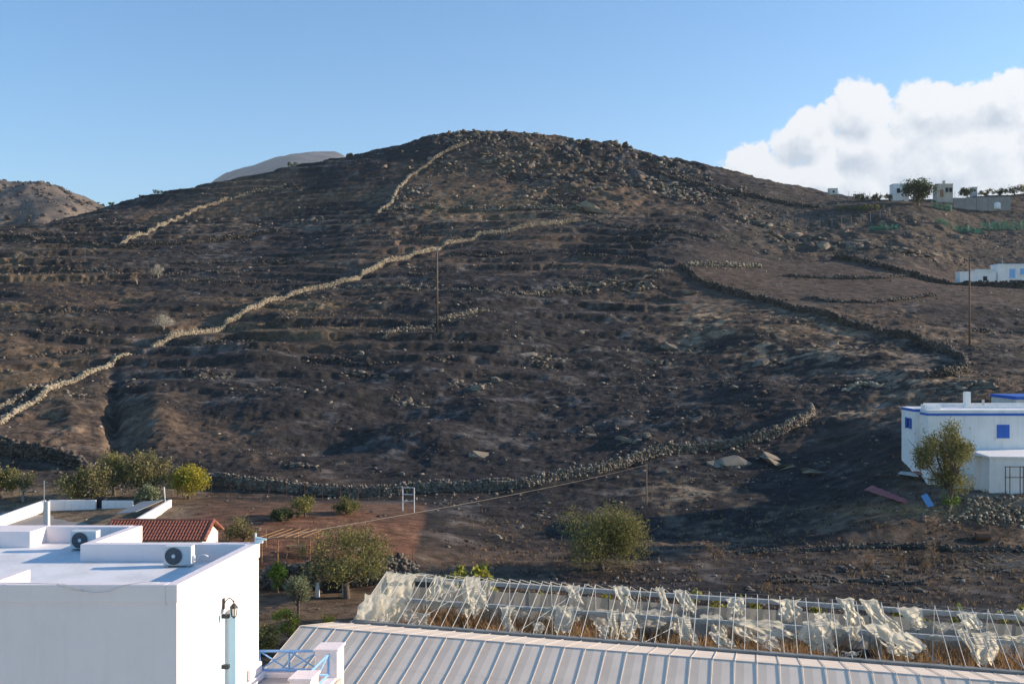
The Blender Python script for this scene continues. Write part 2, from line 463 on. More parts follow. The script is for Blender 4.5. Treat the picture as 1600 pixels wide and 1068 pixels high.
M['outcrop'] = mat('lichened_schist', (.19, .158, .118), (.055, .049, .043), .6, .92, .6, 5, island=.5)
M['rubble'] = mat('loose_schist_rubble', (.25, .205, .155), (.075, .065, .058), 0.35, .92, island=.6)
M['twig_burnt'] = mat('burnt_scrub', (.036, .030, .027), (.09, .066, .05), 0.12, .95, island=.4)
M['straw'] = mat('dry_straw', (.42, .29, .15), (.30, .19, .09), 0.5, .9, island=.35, transl=.25)
M['straw_orange'] = mat('rusty_dry_weeds', (.50, .33, .165), (.36, .21, .10), 0.6, .9, island=.35, transl=.25)
M['bark'] = mat('grey_brown_bark', (.14, .11, .085), (.09, .07, .055), 7, .9)
M['bark_pale'] = mat('bleached_wood', (.34, .30, .25), (.24, .21, .17), 7, .9)
M['yard'] = mat('dusty_concrete', (.34, .31, .28), (.24, .22, .20), 0.5, .9)
M['plastic'] = None


def leafmat(name, c1, c2):
    return mat(name, c1, c2, 0.9, .65, island=.38, transl=.32, spec=.2)


M['leaf_olive'] = leafmat('olive_foliage', (0.26, 0.23, 0.07), (0.15, 0.15, 0.055))
M['leaf_dull'] = leafmat('dull_olive_foliage', (0.27, 0.225, 0.09), (0.16, 0.15, 0.065))
M['leaf_yellow'] = leafmat('yellow_green_foliage', (0.46, 0.36, 0.04), (0.27, 0.26, 0.04))
M['leaf_green'] = leafmat('fresh_green_foliage', (0.2, 0.3, 0.045), (0.13, 0.21, 0.035))
M['leaf_silver'] = leafmat('silvery_olive_foliage', (0.27, 0.29, 0.16), (0.18, 0.2, 0.1))
M['leaf_dark'] = leafmat('dark_green_foliage', (0.09, 0.11, 0.04), (0.06, 0.075, 0.03))
M['leaf_pale'] = leafmat('bleached_twig_foliage', (0.6, 0.54, 0.42), (0.42, 0.38, 0.28))
M['leaf_scorch'] = leafmat('scorched_brown_foliage', (0.3, 0.19, 0.09), (0.2, 0.13, 0.07))
M['leaf_vine'] = leafmat('yellowing_vine_leaves', (0.44, 0.38, 0.06), (0.22, 0.26, 0.04))

# plastic film: milky, half see-through
def film(name, col, op, tr=.45):
    m = mat(name, col, tuple(c * .82 for c in col), 1.5, .35, spec=.4, transl=tr, alpha=op)
    return m


M['film'] = film('milky_plastic_film', (.93, .86, .69), .93, .58)
M['film_thin'] = film('thin_plastic_film', (.88, .82, .68), .66, .55)
M['film_wall'] = film('dusty_plastic_wall', (.52, .49, .42), .88, .3)

# ------------------------------------------------------------------ terrain mesh
def terrain():
    pxs = np.concatenate([np.linspace(-1000, -60, 60, endpoint=False), np.linspace(-60, 1660, 740), np.linspace(1660, 2500, 55)[1:]])
    a = (pxs - 800) / F
    d = np.concatenate([np.linspace(-40, 55, 40, endpoint=False), np.linspace(55, 92, 120, endpoint=False), np.linspace(92, 180, 330, endpoint=False),
                        np.linspace(180, 318, 330, endpoint=False), np.linspace(318, 480, 40, endpoint=False), np.geomspace(480, 5000, 24)])
    A, D = np.meshgrid(a, d)
    X = A * np.maximum(D, 25); Y = D
    Zt = H(X, Y)
    far = sstep(480, 700, Y)
    Zt = Zt * (1 - far) + far * -20
    nr, nc = A.shape
    V = np.stack([X, Y, Zt], -1).reshape(-1, 3)
    idx = np.arange(nr * nc).reshape(nr, nc)
    Fq = np.stack([idx[:-1, :-1], idx[:-1, 1:], idx[1:, 1:], idx[1:, :-1]], -1).reshape(-1, 4)
    # base colours of the ground itself
    px, py = pxy(X, Y, Zt)
    nA = fbm(X / 16, Y / 9, 4, 201); nB = fbm(X / 4.5, Y / 2.6, 4, 233); nC = fbm(X / 40, Y / 22, 3, 251); nD = fbm(X / 1.3, Y / .9, 3, 271)
    char = np.array([.042, .037, .0345]); brown = np.array([.142, .096, .064]); tan = np.array([.33, .235, .145]); ash = np.array([.150, .136, .124])
    red = np.array([.22, .100, .058]); soil = np.array([.15, .105, .07]); ochre = np.array([.20, .135, .065])
    C = np.empty((nr, nc, 3)); C[:] = char
    def mixin(c, w):
        w = np.clip(w, 0, 1)[..., None]
        C[:] = C * (1 - w) + c * w
    coal = np.clip(ground_blob(px, py, 760, 600, 460, 150), 0, 1)
    mixin(brown, sstep(-.18, .48, nA * .5 + nB * .3 + nC * 1.1) * .85 * (1 - .62 * coal))
    mixin(ash, sstep(.22, .6, nB * .8 + nD * .35 - .25 * nC) * .45)
    field = sstep(1040, 1120, px) * sstep(156, 170, Y) * (1 - sstep(194, 208, Y))
    mixin(np.array([.098, .072, .056]), field * .75)
    far_r = sstep(1100, 1200, px) * sstep(200, 215, Y)
    mixin(np.array([.095, .077, .060]), far_r * .6)
    def blob(cx, cy, rx, ry): return ground_blob(px, py, cx, cy, rx, ry)
    t = .85 * blob(1280, 545, 210, 38) + .9 * blob(1120, 500, 110, 26) + .9 * blob(1450, 598, 90, 22) + .6 * blob(900, 338, 90, 12) + .7 * blob(1070, 770, 90, 26) + \
        .5 * blob(700, 340, 130, 16) + .5 * blob(1180, 820, 140, 30) + 1.0 * blob(1330, 648, 80, 9) + .45 * blob(140, 660, 70, 50) + .5 * blob(330, 350, 160, 14) + .6 * blob(1500, 870, 160, 30)
    mixin(tan, t * sstep(-.12, .42, nB * .6 + nD * .8) * .85)
    o = .9 * blob(500, 495, 170, 34) + .6 * blob(60, 450, 140, 80) + .5 * blob(40, 590, 90, 40) + .5 * blob(660, 600, 180, 60) * 0 + .6 * blob(760, 320, 170, 20)
    mixin(ochre, o * sstep(-.3, .5, nB * .7 + nA * .5) * .75)
    mixin(np.array([.25, .21, .165]), blob(1550, 778, 100, 16) * .8)
    # dry strip and rubble by the white house, unburnt ground near the garden
    mixin(np.array([.36, .22, .11]), blob(1440, 797, 120, 9) * .9)
    low = 1 - sstep(66, 70, Y)
    mixin(soil, low * (1 - sstep(660, 700, px)) * (1 - .3 * sstep(0, .5, nB)))
    g = sstep(66.5, 68, Y) * (1 - sstep(88, 92, Y)) * (1 - sstep(655, 672, px + (py - 800) * .28 + 6 * nB))
    g = g * sstep(255, 275, px)
    mixin(np.array([.13, .085, .055]), g * .9); mixin(red, g * (1 - .65 * sstep(80, 86, Y)) * (.74 + .5 * nB + .3 * nA)); mixin(np.array([.17, .10, .06]), g * sstep(.1, .5, nA + nB * .5) * .6)
    lft = (1 - sstep(280, 330, px)) * (1 - sstep(94, 99, Y))
    mixin(np.array([.22, .165, .105]), lft * (.7 + .3 * nB))
    mixin(np.array([.46, .40, .33]), 1 - sstep(34, 40, Y))  # unseen near ground, made pale to bounce warm sunlight onto the house front
    C *= (1 + .25 * nD + .12 * nB)[..., None]
    C = np.clip(C, .01, 1)
    # material
    m = bpy.data.materials.new('burnt_hillside'); m.use_nodes = True
    nt = m.node_tree; N, L = nt.nodes.new, nt.links.new
    p = nt.nodes['Principled BSDF']; p.inputs['Roughness'].default_value = .95; p.inputs['Specular IOR Level'].default_value = .1
    at_ = N('ShaderNodeAttribute'); at_.attribute_name = 'ground_colour'
    tc = N('ShaderNodeTexCoord')
    def noise(s, dt):
        mp = N('ShaderNodeMapping'); mp.inputs['Scale'].default_value = (.6, 1, 1); L(tc.outputs['Object'], mp.inputs[0])
        n = N('ShaderNodeTexNoise'); n.inputs['Scale'].default_value = s; n.inputs['Detail'].default_value = dt; n.inputs['Roughness'].default_value = .7
        L(mp.outputs[0], n.inputs['Vector']); return n.outputs[0]
    n1, n2 = noise(1.1, 8), noise(3.6, 5)
    r = N('ShaderNodeMapRange'); r.inputs[1].default_value = .34; r.inputs[2].default_value = .70; r.inputs[3].default_value = .5; r.inputs[4].default_value = 1.75
    L(n1, r.inputs[0])
    vm = N('ShaderNodeVectorMath'); vm.operation = 'SCALE'; L(at_.outputs['Color'], vm.inputs[0]); L(r.outputs[0], vm.inputs['Scale'])
    L(vm.outputs[0], p.inputs['Base Color'])
    b = N('ShaderNodeBump'); b.inputs['Strength'].default_value = .9; b.inputs['Distance'].default_value = .25
    ad = N('ShaderNodeMath'); ad.operation = 'MULTIPLY_ADD'; ad.inputs[1].default_value = .5; L(n2, ad.inputs[0]); L(n1, ad.inputs[2])
    L(ad.outputs[0], b.inputs['Height']); L(b.outputs[0], p.inputs['Normal'])
    ob = np_mesh('hillside_ground', V, Fq, m, smooth=True)
    at2 = ob.data.attributes.new('ground_colour', 'FLOAT_COLOR', 'POINT')
    at2.data.foreach_set('color', np.concatenate([C.reshape(-1, 3), np.ones((nr * nc, 1))], 1).astype(np.float32).ravel())
    tag(ob, 'burnt dark hillside with terraces above the gardens', None, None, 'structure')


terrain()


def far_hill(name, label, pts, d0, d1, c1, c2, seed):
    """a hill far behind: skyline through the photo points, falling towards the camera"""
    xs = np.linspace(pts[0][0], pts[-1][0], 160); ys = pchip([p[0] for p in pts], [p[1] for p in pts], xs)
    t = np.linspace(0, 1.5, 90)
    A, Tm = np.meshgrid((xs - 800) / F, t)
    D = d1 + (d0 - d1) * Tm
    top = (534 - ys)[None, :] / F * d1
    Zv = top * np.cos(np.clip(Tm, 0, 1) * math.pi / 2) ** .8 * 1.0 - 22 * np.clip(Tm, 0, 1.5)
    X = A * D
    s = (d1 - d0)
    Zv = Zv + fbm(X / (s * .12), D / (s * .12), 5, seed) * s * (.030 if d1 < 1000 else .012) * sstep(0, .12, Tm)
    back = np.stack([A[0] * (d1 + s), np.full(len(xs), d1 + s), np.full(len(xs), -30.0)], -1)
    V = np.concatenate([back[None], np.stack([X, D, Zv], -1)], 0)
    nr, nc = V.shape[:2]
    idx = np.arange(nr * nc).reshape(nr, nc)
    Fq = np.stack([idx[:-1, :-1], idx[1:, :-1], idx[1:, 1:], idx[:-1, 1:]], -1).reshape(-1, 4)
    o = np_mesh(name, V.reshape(-1, 3), Fq, mat(name + '_ground', c1, c2, (.09 if d1 < 1000 else .012), .95, 1.0, (.25 if d1 < 1000 else .04), detail=12, lo=.42, hi=.60), smooth=True)
    tag(o, label, None, None, 'structure')


far_hill('distant_hill', 'bare brown hill at the left edge behind the burnt slope', [(-500, 330), (-200, 300), (0, 287), (22, 289), (50, 286), (88, 292), (130, 309), (165, 327), (230, 372), (320, 430)],
         420, 640, (.165, .130, .10), (.06, .055, .052), 5)
far_hill('distant_mountain', 'hazy grey blue mountain top behind the left shoulder', [(200, 378), (300, 320), (335, 290), (375, 272), (420, 258), (455, 248), (490, 245), (520, 247), (560, 268), (680, 340), (800, 400)],
         3000, 4600, (.09, .078, .066), (.04, .037, .035), 9)

# ------------------------------------------------------------------ stones
# (scrub and outcrops on the far left hill follow the stone helper)
_CV = np.array([(x, y, z) for z in (-1, 1) for y in (-1, 1) for x in (-1, 1)], float)
_CF = np.array([(0, 2, 3, 1), (4, 5, 7, 6), (0, 1, 5, 4), (2, 6, 7, 3), (0, 4, 6, 2), (1, 3, 7, 5)])


def stone_batch(P, S, rg, jit=.28, tilt=.35, yawr=None):
    """P (n,3) centres, S (n,3) half sizes -> rough hexahedra"""
    n = len(P)
    v = np.repeat(_CV[None], n, 0) * (1 + rg.uniform(-jit, jit, (n, 8, 3)))
    v[:, 4:, :2] *= rg.uniform(.55, .95, (n, 1, 2))
    v = v * S[:, None, :]
    yaw = rg.uniform(0, 2 * math.pi, n) if yawr is None else rg.normal(yawr[0], yawr[1], n); tl = rg.normal(0, tilt, n)
    c, s = np.cos(tl)[:, None], np.sin(tl)[:, None]
    y, z = v[..., 1] * c - v[..., 2] * s, v[..., 1] * s + v[..., 2] * c
    c, s = np.cos(yaw)[:, None], np.sin(yaw)[:, None]
    x, y2 = v[..., 0] * c - y * s, v[..., 0] * s + y * c
    V = np.stack([x, y2, z], -1) + P[:, None, :]
    Fq = (_CF[None] + 8 * np.arange(n)[:, None, None]).reshape(-1, 4)
    return V.reshape(-1, 3), Fq


def resample(pts, step):
    out = [pts[0]]
    for a, b in zip(pts[:-1], pts[1:]):
        n = max(1, int((b - a).length / step))
        out += [a + (b - a) * (k / n) for k in range(1, n + 1)]
    return out


def dry_wall(label, pix, h, mname, step=.34, size=.24, thick=.55, dmin=62, ruin=.25, group='dry stone walls on the hillside', seed=0, rubble=1.0, world=None):
    rg = np.random.default_rng(100 + seed)
    pts = world or [ground_px(x, y, dmin, 330.0, True) for (x, y) in pix]
    pts = [Vector((p.x, p.y, 0)) for p in pts]
    line = resample(pts, step)
    P, S = [], []
    n = len(line)
    cv, cf = [], []
    for i, p in enumerate(line):
        t = (line[min(i + 1, n - 1)] - line[max(i - 1, 0)]); t = t.normalized() if t.length else Vector((1, 0, 0))
        nm = Vector((-t.y, t.x, 0))
        g = Hs(p.x, p.y)
        hh = h * (1 - ruin * (0.5 + 0.5 * float(fbm(np.array([i * step / 4.0]), np.array([seed * 3.7]), 3, 5)[0])) * 1.2)
        hh *= min(1, .45 + i * .12, .45 + (n - 1 - i) * .12)
        rows = max(1, int(round(hh / (size * 1.25))))
        for r in range(rows):
            w = thick * (1 - .28 * r / max(1, rows))
            zc = g - .08 + (r + .5) * hh / rows
            for sgn in (-1, 1):
                P.append(p + nm * sgn * w * .32 + t * rg.uniform(-.4, .4) * step + Vector((0, 0, zc + rg.uniform(-.05, .05))))
                S.append((size * rg.uniform(.5, 1.6), size * rg.uniform(.5, 1.1), size * rg.uniform(.3, .72)))
        if rg.random() < .55:                                  # loose cap stones
            P.append(p + Vector((0, 0, g + hh + size * .25)) + nm * rg.uniform(-.12, .12))
            S.append((size * rg.uniform(.6, 1.2), size * rg.uniform(.5, .9), size * rg.uniform(.35, .8)))
        for q in range(rg.poisson(.55 * rubble)):                        # fallen stones at the foot
            off = rg.normal(0, thick * 1.6)
            x, y = p.x + nm.x * off + rg.uniform(-.3, .3), p.y + nm.y * off
            k = size * rg.uniform(.35, .95)
            P.append(Vector((x, y, Hs(x, y) + k * .25))); S.append((k, k * .8, k * .6))
        w = thick * .34
        for sg in (-1, 1):
            q = p + nm * sg * w
            cv += [(q.x, q.y, g - .3), (q.x, q.y, g + hh * .86)]
    V, Fq = stone_batch(np.array([tuple(p) for p in P]), np.array(S), rg)
    cv = np.array(cv); b = len(V)
    cq = []
    for i in range(n - 1):
        o = b + i * 4; e = o + 4
        cq += [(o, e, e + 1, o + 1), (o + 2, o + 3, e + 3, e + 2), (o + 1, e + 1, e + 3, o + 3)]
    ob = np_mesh('dry_stone_wall', np.concatenate([V, cv]), np.concatenate([Fq, np.array(cq)]), [M[mname]])
    tag(ob, label, 'stone wall', group, 'thing')
    return ob


WALLS = [
    ('long pale dry stone wall climbing diagonally across the middle of the hill', [(238, 541), (300, 517), (370, 493), (430, 471), (490, 453), (545, 437), (600, 413), (650, 397), (700, 381), (750, 369), (800, 361), (850, 351), (905, 341)], 1.1, 'stone_pale', .25, .15, .6),
    ('tumbled dry stone wall running off the left edge below the long diagonal wall', [(-30, 668), (0, 656), (60, 622), (120, 596), (165, 575), (200, 562)], .9, 'stone_pale', .30, .19, .9),
    ('short low stone wall beside the tumbled wall at the left edge', [(-20, 640), (0, 632), (45, 612), (90, 602)], .7, 'stone_mid', .34, .24, .7),
    ('pale stone wall climbing to the left shoulder of the hill', [(190, 378), (235, 359), (280, 341), (320, 326), (355, 313), (400, 301), (445, 291)], .95, 'stone_pale', .34, .19, .5),
    ('dark sooty stone wall lying level across the upper left slope', [(-40, 366), (0, 369), (60, 373), (120, 379), (180, 384), (230, 382), (300, 379), (345, 373), (400, 366), (440, 361)], 1.0, 'stone_burnt', .42, .25, .6),
    ('narrow stone wall climbing straight up to the rocky summit', [(590, 334), (612, 319), (619, 301), (640, 276), (665, 259), (690, 241), (730, 226)], 1.0, 'stone_pale', .36, .21, .5),
    ('low stone terrace edge running level below the summit rocks', [(600, 330), (660, 322), (710, 324), (750, 328), (800, 325), (850, 323), (900, 322), (930, 326)], .9, 'stone_mid', .5, .34, .8),
    ('long dark stone wall descending right to a rounded corner above the white house', [(1062, 420), (1090, 441), (1140, 459), (1200, 476), (1260, 493), (1320, 509), (1380, 524), (1440, 541), (1480, 553), (1504, 568), (1510, 580), (1482, 592), (1440, 600)], 1.3, 'stone_burnt', .32, .21, .8),
    ('short pale stone wall with an upright stone at the top of the field', [(1066, 416), (1100, 415), (1140, 416), (1188, 418)], .95, 'stone_pale', .36, .26, .7),
    ('dark field wall running to the right edge in front of far white houses', [(1300, 204), (1330, 200), (1360, 196), (1390, 191), (1420, 188), (1450, 186), (1480, 184), (1510, 182), (1540, 180.5), (1600, 179), (1660, 178)], 1.5, 'stone_burnt', .36, .22, .8),
    ('long stone wall along the foot of the burnt hill above the garden', [(318, 752), (350, 758), (400, 764), (470, 768), (540, 775), (600, 774), (650, 769), (700, 766), (760, 762), (820, 758), (870, 748), (930, 738), (980, 723), (1020, 712), (1060, 703), (1120, 694), (1170, 687), (1220, 677), (1250, 662), (1268, 650), (1266, 636)], 1.2, 'stone_mid', .25, .17, .75),
    ('sooty stone wall at the left edge behind the trees', [(-40, 702), (0, 712), (50, 722), (100, 732), (138, 738)], 1.7, 'stone_burnt', .32, .26, .8),
    ('broken stone terrace wall crossing the slope left of the tall pole', [(500, 450), (545, 444), (600, 449), (652, 452), (658, 445), (700, 457), (760, 461), (805, 463)], .65, 'stone_mid', .42, .2, .9),
    ('broken stone terrace wall crossing the slope right of the tall pole', [(815, 462), (850, 458), (900, 452), (950, 444), (1000, 440), (1050, 428)], .65, 'stone_mid', .42, .2, .9),
    ('small heap of wall stones at the foot of the tall pole', [(600, 523), (625, 511), (660, 507), (690, 502), (725, 493), (765, 487)], .8, 'stone_mid', .34, .26, .8),
    ('thin dark stone line across the bare right field', [(1225, 431), (1300, 434), (1380, 435), (1455, 434)], .45, 'stone_burnt', .45, .24, .6),
    ('lower thin stone line across the bare right field', [(1262, 466), (1310, 474), (1360, 474), (1400, 471), (1460, 462)], .45, 'stone_burnt', .42, .24, .6),
    ('low stone terrace wall below the white house rubble', [(1150, 862), (1230, 860), (1310, 858), (1400, 857), (1480, 858), (1600, 860), (1660, 862)], .45, 'stone_burnt', .26, .14, .6),
    ('lowest stone terrace wall just behind the ruined greenhouse', [(1205, 909), (1260, 908), (1330, 908), (1400, 912), (1450, 913)], .5, 'stone_burnt', .26, .14, .6),
    ('pale stone heap wall left of the rounded wall corner', [(1320, 612), (1345, 603), (1375, 607)], .9, 'stone_pale', .3, .24, .8),
    ('dark terrace wall below the right hand pole', [(1520, 522), (1560, 521), (1610, 523), (1660, 525)], .8, 'stone_burnt', .36, .26, .7),
    ('upper dark stone line on the right shoulder below the summit', [(1000, 262), (1040, 275), (1090, 290), (1150, 303), (1210, 315), (1280, 325)], 1.0, 'stone_burnt', .6, .34, .8),
    ('short terrace edge right of the pale summit rock', [(920, 345), (960, 352), (1000, 356), (1050, 362), (1120, 378)], .7, 'stone_burnt', .5, .3, .7),
]
for i, (lab, pix, h, mn, st, sz, th) in enumerate(WALLS):
    wp = [Vector(((x - 800) / F * d_, d_, 0)) for (x, d_) in pix] if 'dark field wall' in lab else None
    dry_wall(lab, pix, h, mn, st, sz, th, seed=i, world=wp, ruin=.9 if ('broken' in lab or 'terrace' in lab or 'heap' in lab or 'tumbled' in lab) else .4)

rg = np.random.default_rng(21); me_ = bpy.data.objects['distant_hill'].data
vv = np.empty(len(me_.vertices) * 3, np.float32); me_.vertices.foreach_get('co', vv); vv = vv.reshape(-1, 3)[160:]
vv = vv[(vv[:, 2] > -5)]; kk = rg.integers(0, len(vv), 5200); q = vv[kk] + rg.normal(0, 1.2, (5200, 3)) * np.array([1, 1, .05]); k = .25 + 1.0 * rg.random(5200) ** 4
V, Fq = stone_batch(q, np.stack([k * 1.7, k, k * .7], -1), rg)
tag(np_mesh('far_scrub', V, Fq, M['stone_burnt']), 'dark scrub and stones dotting the distant left hill', 'scrub', None, 'stuff')

# thin stone courses on terrace edges
TERR = [((600, 372), (800, 366)), ((930, 376), (1040, 377)), ((1010, 352), (1060, 360)), ((700, 398), (830, 394)), ((880, 396), (1010, 402)), ((640, 425), (700, 422)),
        ((20, 420), (190, 424)), ((270, 408), (480, 410)), ((260, 424), (420, 425)), ((280, 443), (470, 438)), ((20, 487), (170, 492)), ((60, 520), (170, 518)), ((0, 560), (140, 545)),
        ((300, 535), (420, 538)), ((480, 560), (620, 572))]
TLAB = ['low sooty terrace edge left of the long diagonal wall top', 'short sooty terrace edge right of the diagonal wall top', 'small sooty terrace edge below the short terrace right of the pale rock', 'low sooty terrace edge just right of the tall middle pole top',
        'low sooty terrace edge in the centre between pole and field', 'short sooty terrace edge left of the tall middle pole', 'highest sooty terrace edge near the left edge', 'long sooty terrace edge right of the highest bleached shrub', 'second long sooty terrace edge right of the bleached shrubs',
        'third long sooty terrace edge right of the bleached shrubs', 'sooty terrace edge left of the pale grey shrub', 'sooty terrace edge below the pale grey shrub to its left', 'lowest sooty terrace edge at the left edge', 'sooty terrace edge right of the lower end of the diagonal wall', 'sooty terrace edge left of the boulders below the tall pole']
for i, (a, b) in enumerate(TERR):
    n = 6
    pix = [(a[0] + (b[0] - a[0]) * k / n, a[1] + (b[1] - a[1]) * k / n + 2 * math.sin(k * 1.7 + i)) for k in range(n + 1)]
    dry_wall(TLAB[i], pix, .42, 'stone_burnt', .5, .24, .5, seed=60 + i, ruin=.7, rubble=1.4, group='stone terrace edges')

# ------------------------------------------------------------------ boulders
def boulder_mesh(seed, flat=.5):
    import bmesh
    rg = np.random.default_rng(seed)
    bm = bmesh.new()
    for lay in range(2):                                           # split slabs of schist lying on one another
        off = rg.normal(0, .2, 2); sc = rg.uniform(.75, 1.0) - .2 * lay; z0 = -.9 + lay * .6
        vs = []
        for k in range(15):
            a = rg.uniform(0, 2 * math.pi); r = sc * rg.uniform(.7, 1.05)
            vs.append(bm.verts.new(((off[0] + r * math.cos(a)) * 1.1, (off[1] + r * math.sin(a)) * .75, (z0 + rg.uniform(0, 1.15) + .22 * math.cos(a + seed)) * flat)))
        res = bmesh.ops.convex_hull(bm, input=vs)
        dead = [v for v in vs if v.is_valid and not v.link_faces]
        bmesh.ops.delete(bm, geom=dead, context='VERTS')
    me = bpy.data.meshes.new('boulder'); bm.to_mesh(me); bm.free()
    return me


BM = [boulder_mesh(i, f) for i, f in enumerate((.5, .6, .42, .65, .5, .26))]
BMP = []
for me in BM:
    me.materials.append(M['boulder']); m2 = me.copy(); m2.materials.clear(); m2.materials.append(M['boulder_pale']); BMP.append(m2)
BOULD = [(738, 607, 32, 1), (777, 594, 30, 0), (802, 602, 20, 0), (712, 597, 22, 0), (757, 714, 40, 1), (702, 705, 22, 0), (645, 680, 22, 0), (567, 553, 18, 1), (587, 654, 13, 1), (517, 629, 12, 1),
         (826, 556, 40, 1), (852, 561, 22, 0), (882, 564, 20, 1), (922, 563, 18, 0), (1022, 567, 36, 0), (1046, 569, 16, 0), (1152, 606, 18, 0), (1098, 648, 26, 0), (1086, 657, 24, 0), (868, 635, 14, 1),
         (988, 689, 40, 0), (1012, 682, 26, 0), (928, 683, 22, 0), (455, 728, 34, 0), (528, 726, 20, 0), (630, 742, 16, 0), (610, 590, 26, 0), (640, 627, 22, 0), (668, 638, 12, 1), (1475, 604, 30, 1), (1508, 606, 44, 1), (1548, 604, 40, 0),
         (1080, 458, 28, 0), (1195, 570, 46, 0), (1056, 545, 38, 0), (1250, 500, 30, 1), (1300, 540, 24, 1), (1015, 446, 30, 0), (930, 446, 26, 1), (690, 580, 18, 0), (535, 600, 16, 0), (505, 370, 16, 1),
         (910, 520, 20, 1), (780, 840, 18, 1), (850, 808, 26, 1), (815, 824, 18, 1), (1450, 808, 20, 0), (1535, 815, 30, 0), (1575, 800, 24, 0), (1440, 925, 26, 0), (1180, 925, 26, 0), (1030, 879, 12, 1), (330, 745, 26, 0), (310, 742, 22, 0),
         (1325, 355, 30, 0), (1380, 352, 24, 0), (1250, 372, 34, 0), (1290, 388, 38, 1), (1350, 378, 30, 0), (1400, 392, 30, 0), (1460, 398, 26, 1), (1230, 388, 26, 0), (1200, 362, 26, 0), (1500, 372, 22, 0)]
MARKS = [(683, 522, 'the tall middle pole'), (1010, 842, 'the thin brown pole'), (1515, 540, 'the right hand pole'), (940, 850, 'the large round bush'), (1430, 700, 'the blue striped house'), (1505, 575, 'the rounded wall corner'),
         (937, 331, 'the large pale summit rock'), (638, 812, 'the white ladder frame'), (1062, 420, 'the top of the dark wall'), (1530, 425, 'the far white houses'), (1434, 321, 'the hilltop pine'), (1262, 650, 'the end of the foot wall'), (295, 750, 'the yellow tree'), (905, 341, 'the top of the long diagonal wall'), (737, 880, 'the fig like bush')]
NTH = ['first', 'second', 'third', 'fourth', 'fifth', 'sixth', 'seventh', 'eighth', 'ninth', 'tenth', 'eleventh', 'twelfth', 'thirteenth', 'fourteenth', 'fifteenth']


def boulder_label(i):
    x, y, w, pale = BOULD[i]
    m_ = min(MARKS, key=lambda m: math.hypot(m[0] - x, m[1] - y))
    r_ = sum(1 for (a, b_, _, q) in BOULD if q == pale and math.hypot(m_[0] - a, m_[1] - b_) < math.hypot(m_[0] - x, m_[1] - y))
    return '%s boulder on the slope, %snearest to %s' % ('pale weathered' if pale else 'grey sooty', '' if r_ == 0 else NTH[min(r_, 14)] + ' ', m_[2])


for i, (x, y, w, pale) in enumerate(BOULD):
    p = ground_px(x, y)
    r = w * p.y / F * .5
    o = bpy.data.objects.new('boulder', (BMP if pale else BM)[i % 6]); COL.objects.link(o)
    o.location = (p.x, p.y + r * .2, p.z - r * .04); o.scale = (r * 1.1, r, r * (.8 + .3 * ((i * 7) % 5) / 5))
    o.rotation_euler = (.15 * math.sin(i * 3.1), .18 * math.sin(i * 1.7), (i * 2.399) % .9 - .45 + (math.pi if i % 2 else 0))
    tag(o, boulder_label(i), 'boulder', 'pale boulders on the slope' if pale else 'grey boulders on the slope')
p = ground_px(937, 331); r = 46 * p.y / F * .5
o = bpy.data.objects.new('boulder', BMP[2]); COL.objects.link(o); o.location = (p.x, p.y, p.z + .3); o.scale = (r * 1.15, r * .8, r * 1.1); o.rotation_euler = (0, .18, .1)
tag(o, 'large smooth pale rock at the end of the terrace below the summit', 'boulder')
p = ground_px(1137, 417); o = bpy.data.objects.new('standing_stone', BMP[3]); COL.objects.link(o); o.location = p; o.scale = (.45, .3, 1.5); o.rotation_euler = (0, .1, .4)
tag(o, 'pale upright stone standing in the short field wall', 'stone', None, 'thing')
# broken ledges of schist breaking through the slope, each one outcrop
OUT = [(735, 602, 70, 'beside the boulders below the tall middle pole'), (845, 558, 80, 'right of the boulders below the tall middle pole'), (1030, 567, 50, 'in the middle of the slope above the foot wall'), (1075, 547, 60, 'below the top end of the long dark wall'), (1195, 568, 60, 'halfway along below the long dark wall'),
       (985, 446, 90, 'left of the top end of the long dark wall'), (905, 452, 60, 'between the tall pole and the long dark wall'), (640, 630, 60, 'low on the slope left of the centre'), (560, 585, 60, 'left of the tall middle pole foot'), (990, 688, 60, 'just above the curved foot wall'),
       (1095, 652, 44, 'right of centre above the foot wall'), (470, 727, 60, 'above the foot wall near the garden'), (1260, 500, 70, 'against the middle of the long dark wall'), (1510, 604, 90, 'behind the roof of the blue striped house'), (330, 590, 60, 'right of the gully on the left slope'), (480, 345, 60, 'on the upper left slope near the summit wall'),
       (1250, 378, 110, 'above the bare right field, left part'), (1330, 385, 110, 'above the bare right field, middle part'), (1420, 395, 90, 'above the bare right field, right part'), (1190, 350, 90, 'on the right shoulder above the field'), (850, 575, 40, 'under the centre boulders'), (690, 560, 50, 'just below the foot of the tall middle pole'),
       (720, 216, 70, 'at the top of the summit wall'), (770, 214, 70, 'on the summit crest'), (830, 220, 80, 'right of the summit crest'), (900, 228, 70, 'on the crest left of the second peak'), (962, 226, 60, 'forming the second small peak'), (1020, 250, 70, 'on the crest right of the second peak'), (1080, 268, 70, 'far down the right crest'),
       (780, 250, 90, 'below the summit crest'), (850, 268, 110, 'in the middle of the summit crags'), (930, 262, 90, 'under the second small peak'), (1000, 285, 110, 'on the right side of the summit crags'), (900, 300, 70, 'lowest of the summit crags'), (700, 262, 70, 'right of the summit wall'), (1060, 305, 90, 'right lower end of the summit crags'), (1130, 300, 80, 'on the right crest above the dark line')]
SV, SF, sn = [], [], 0
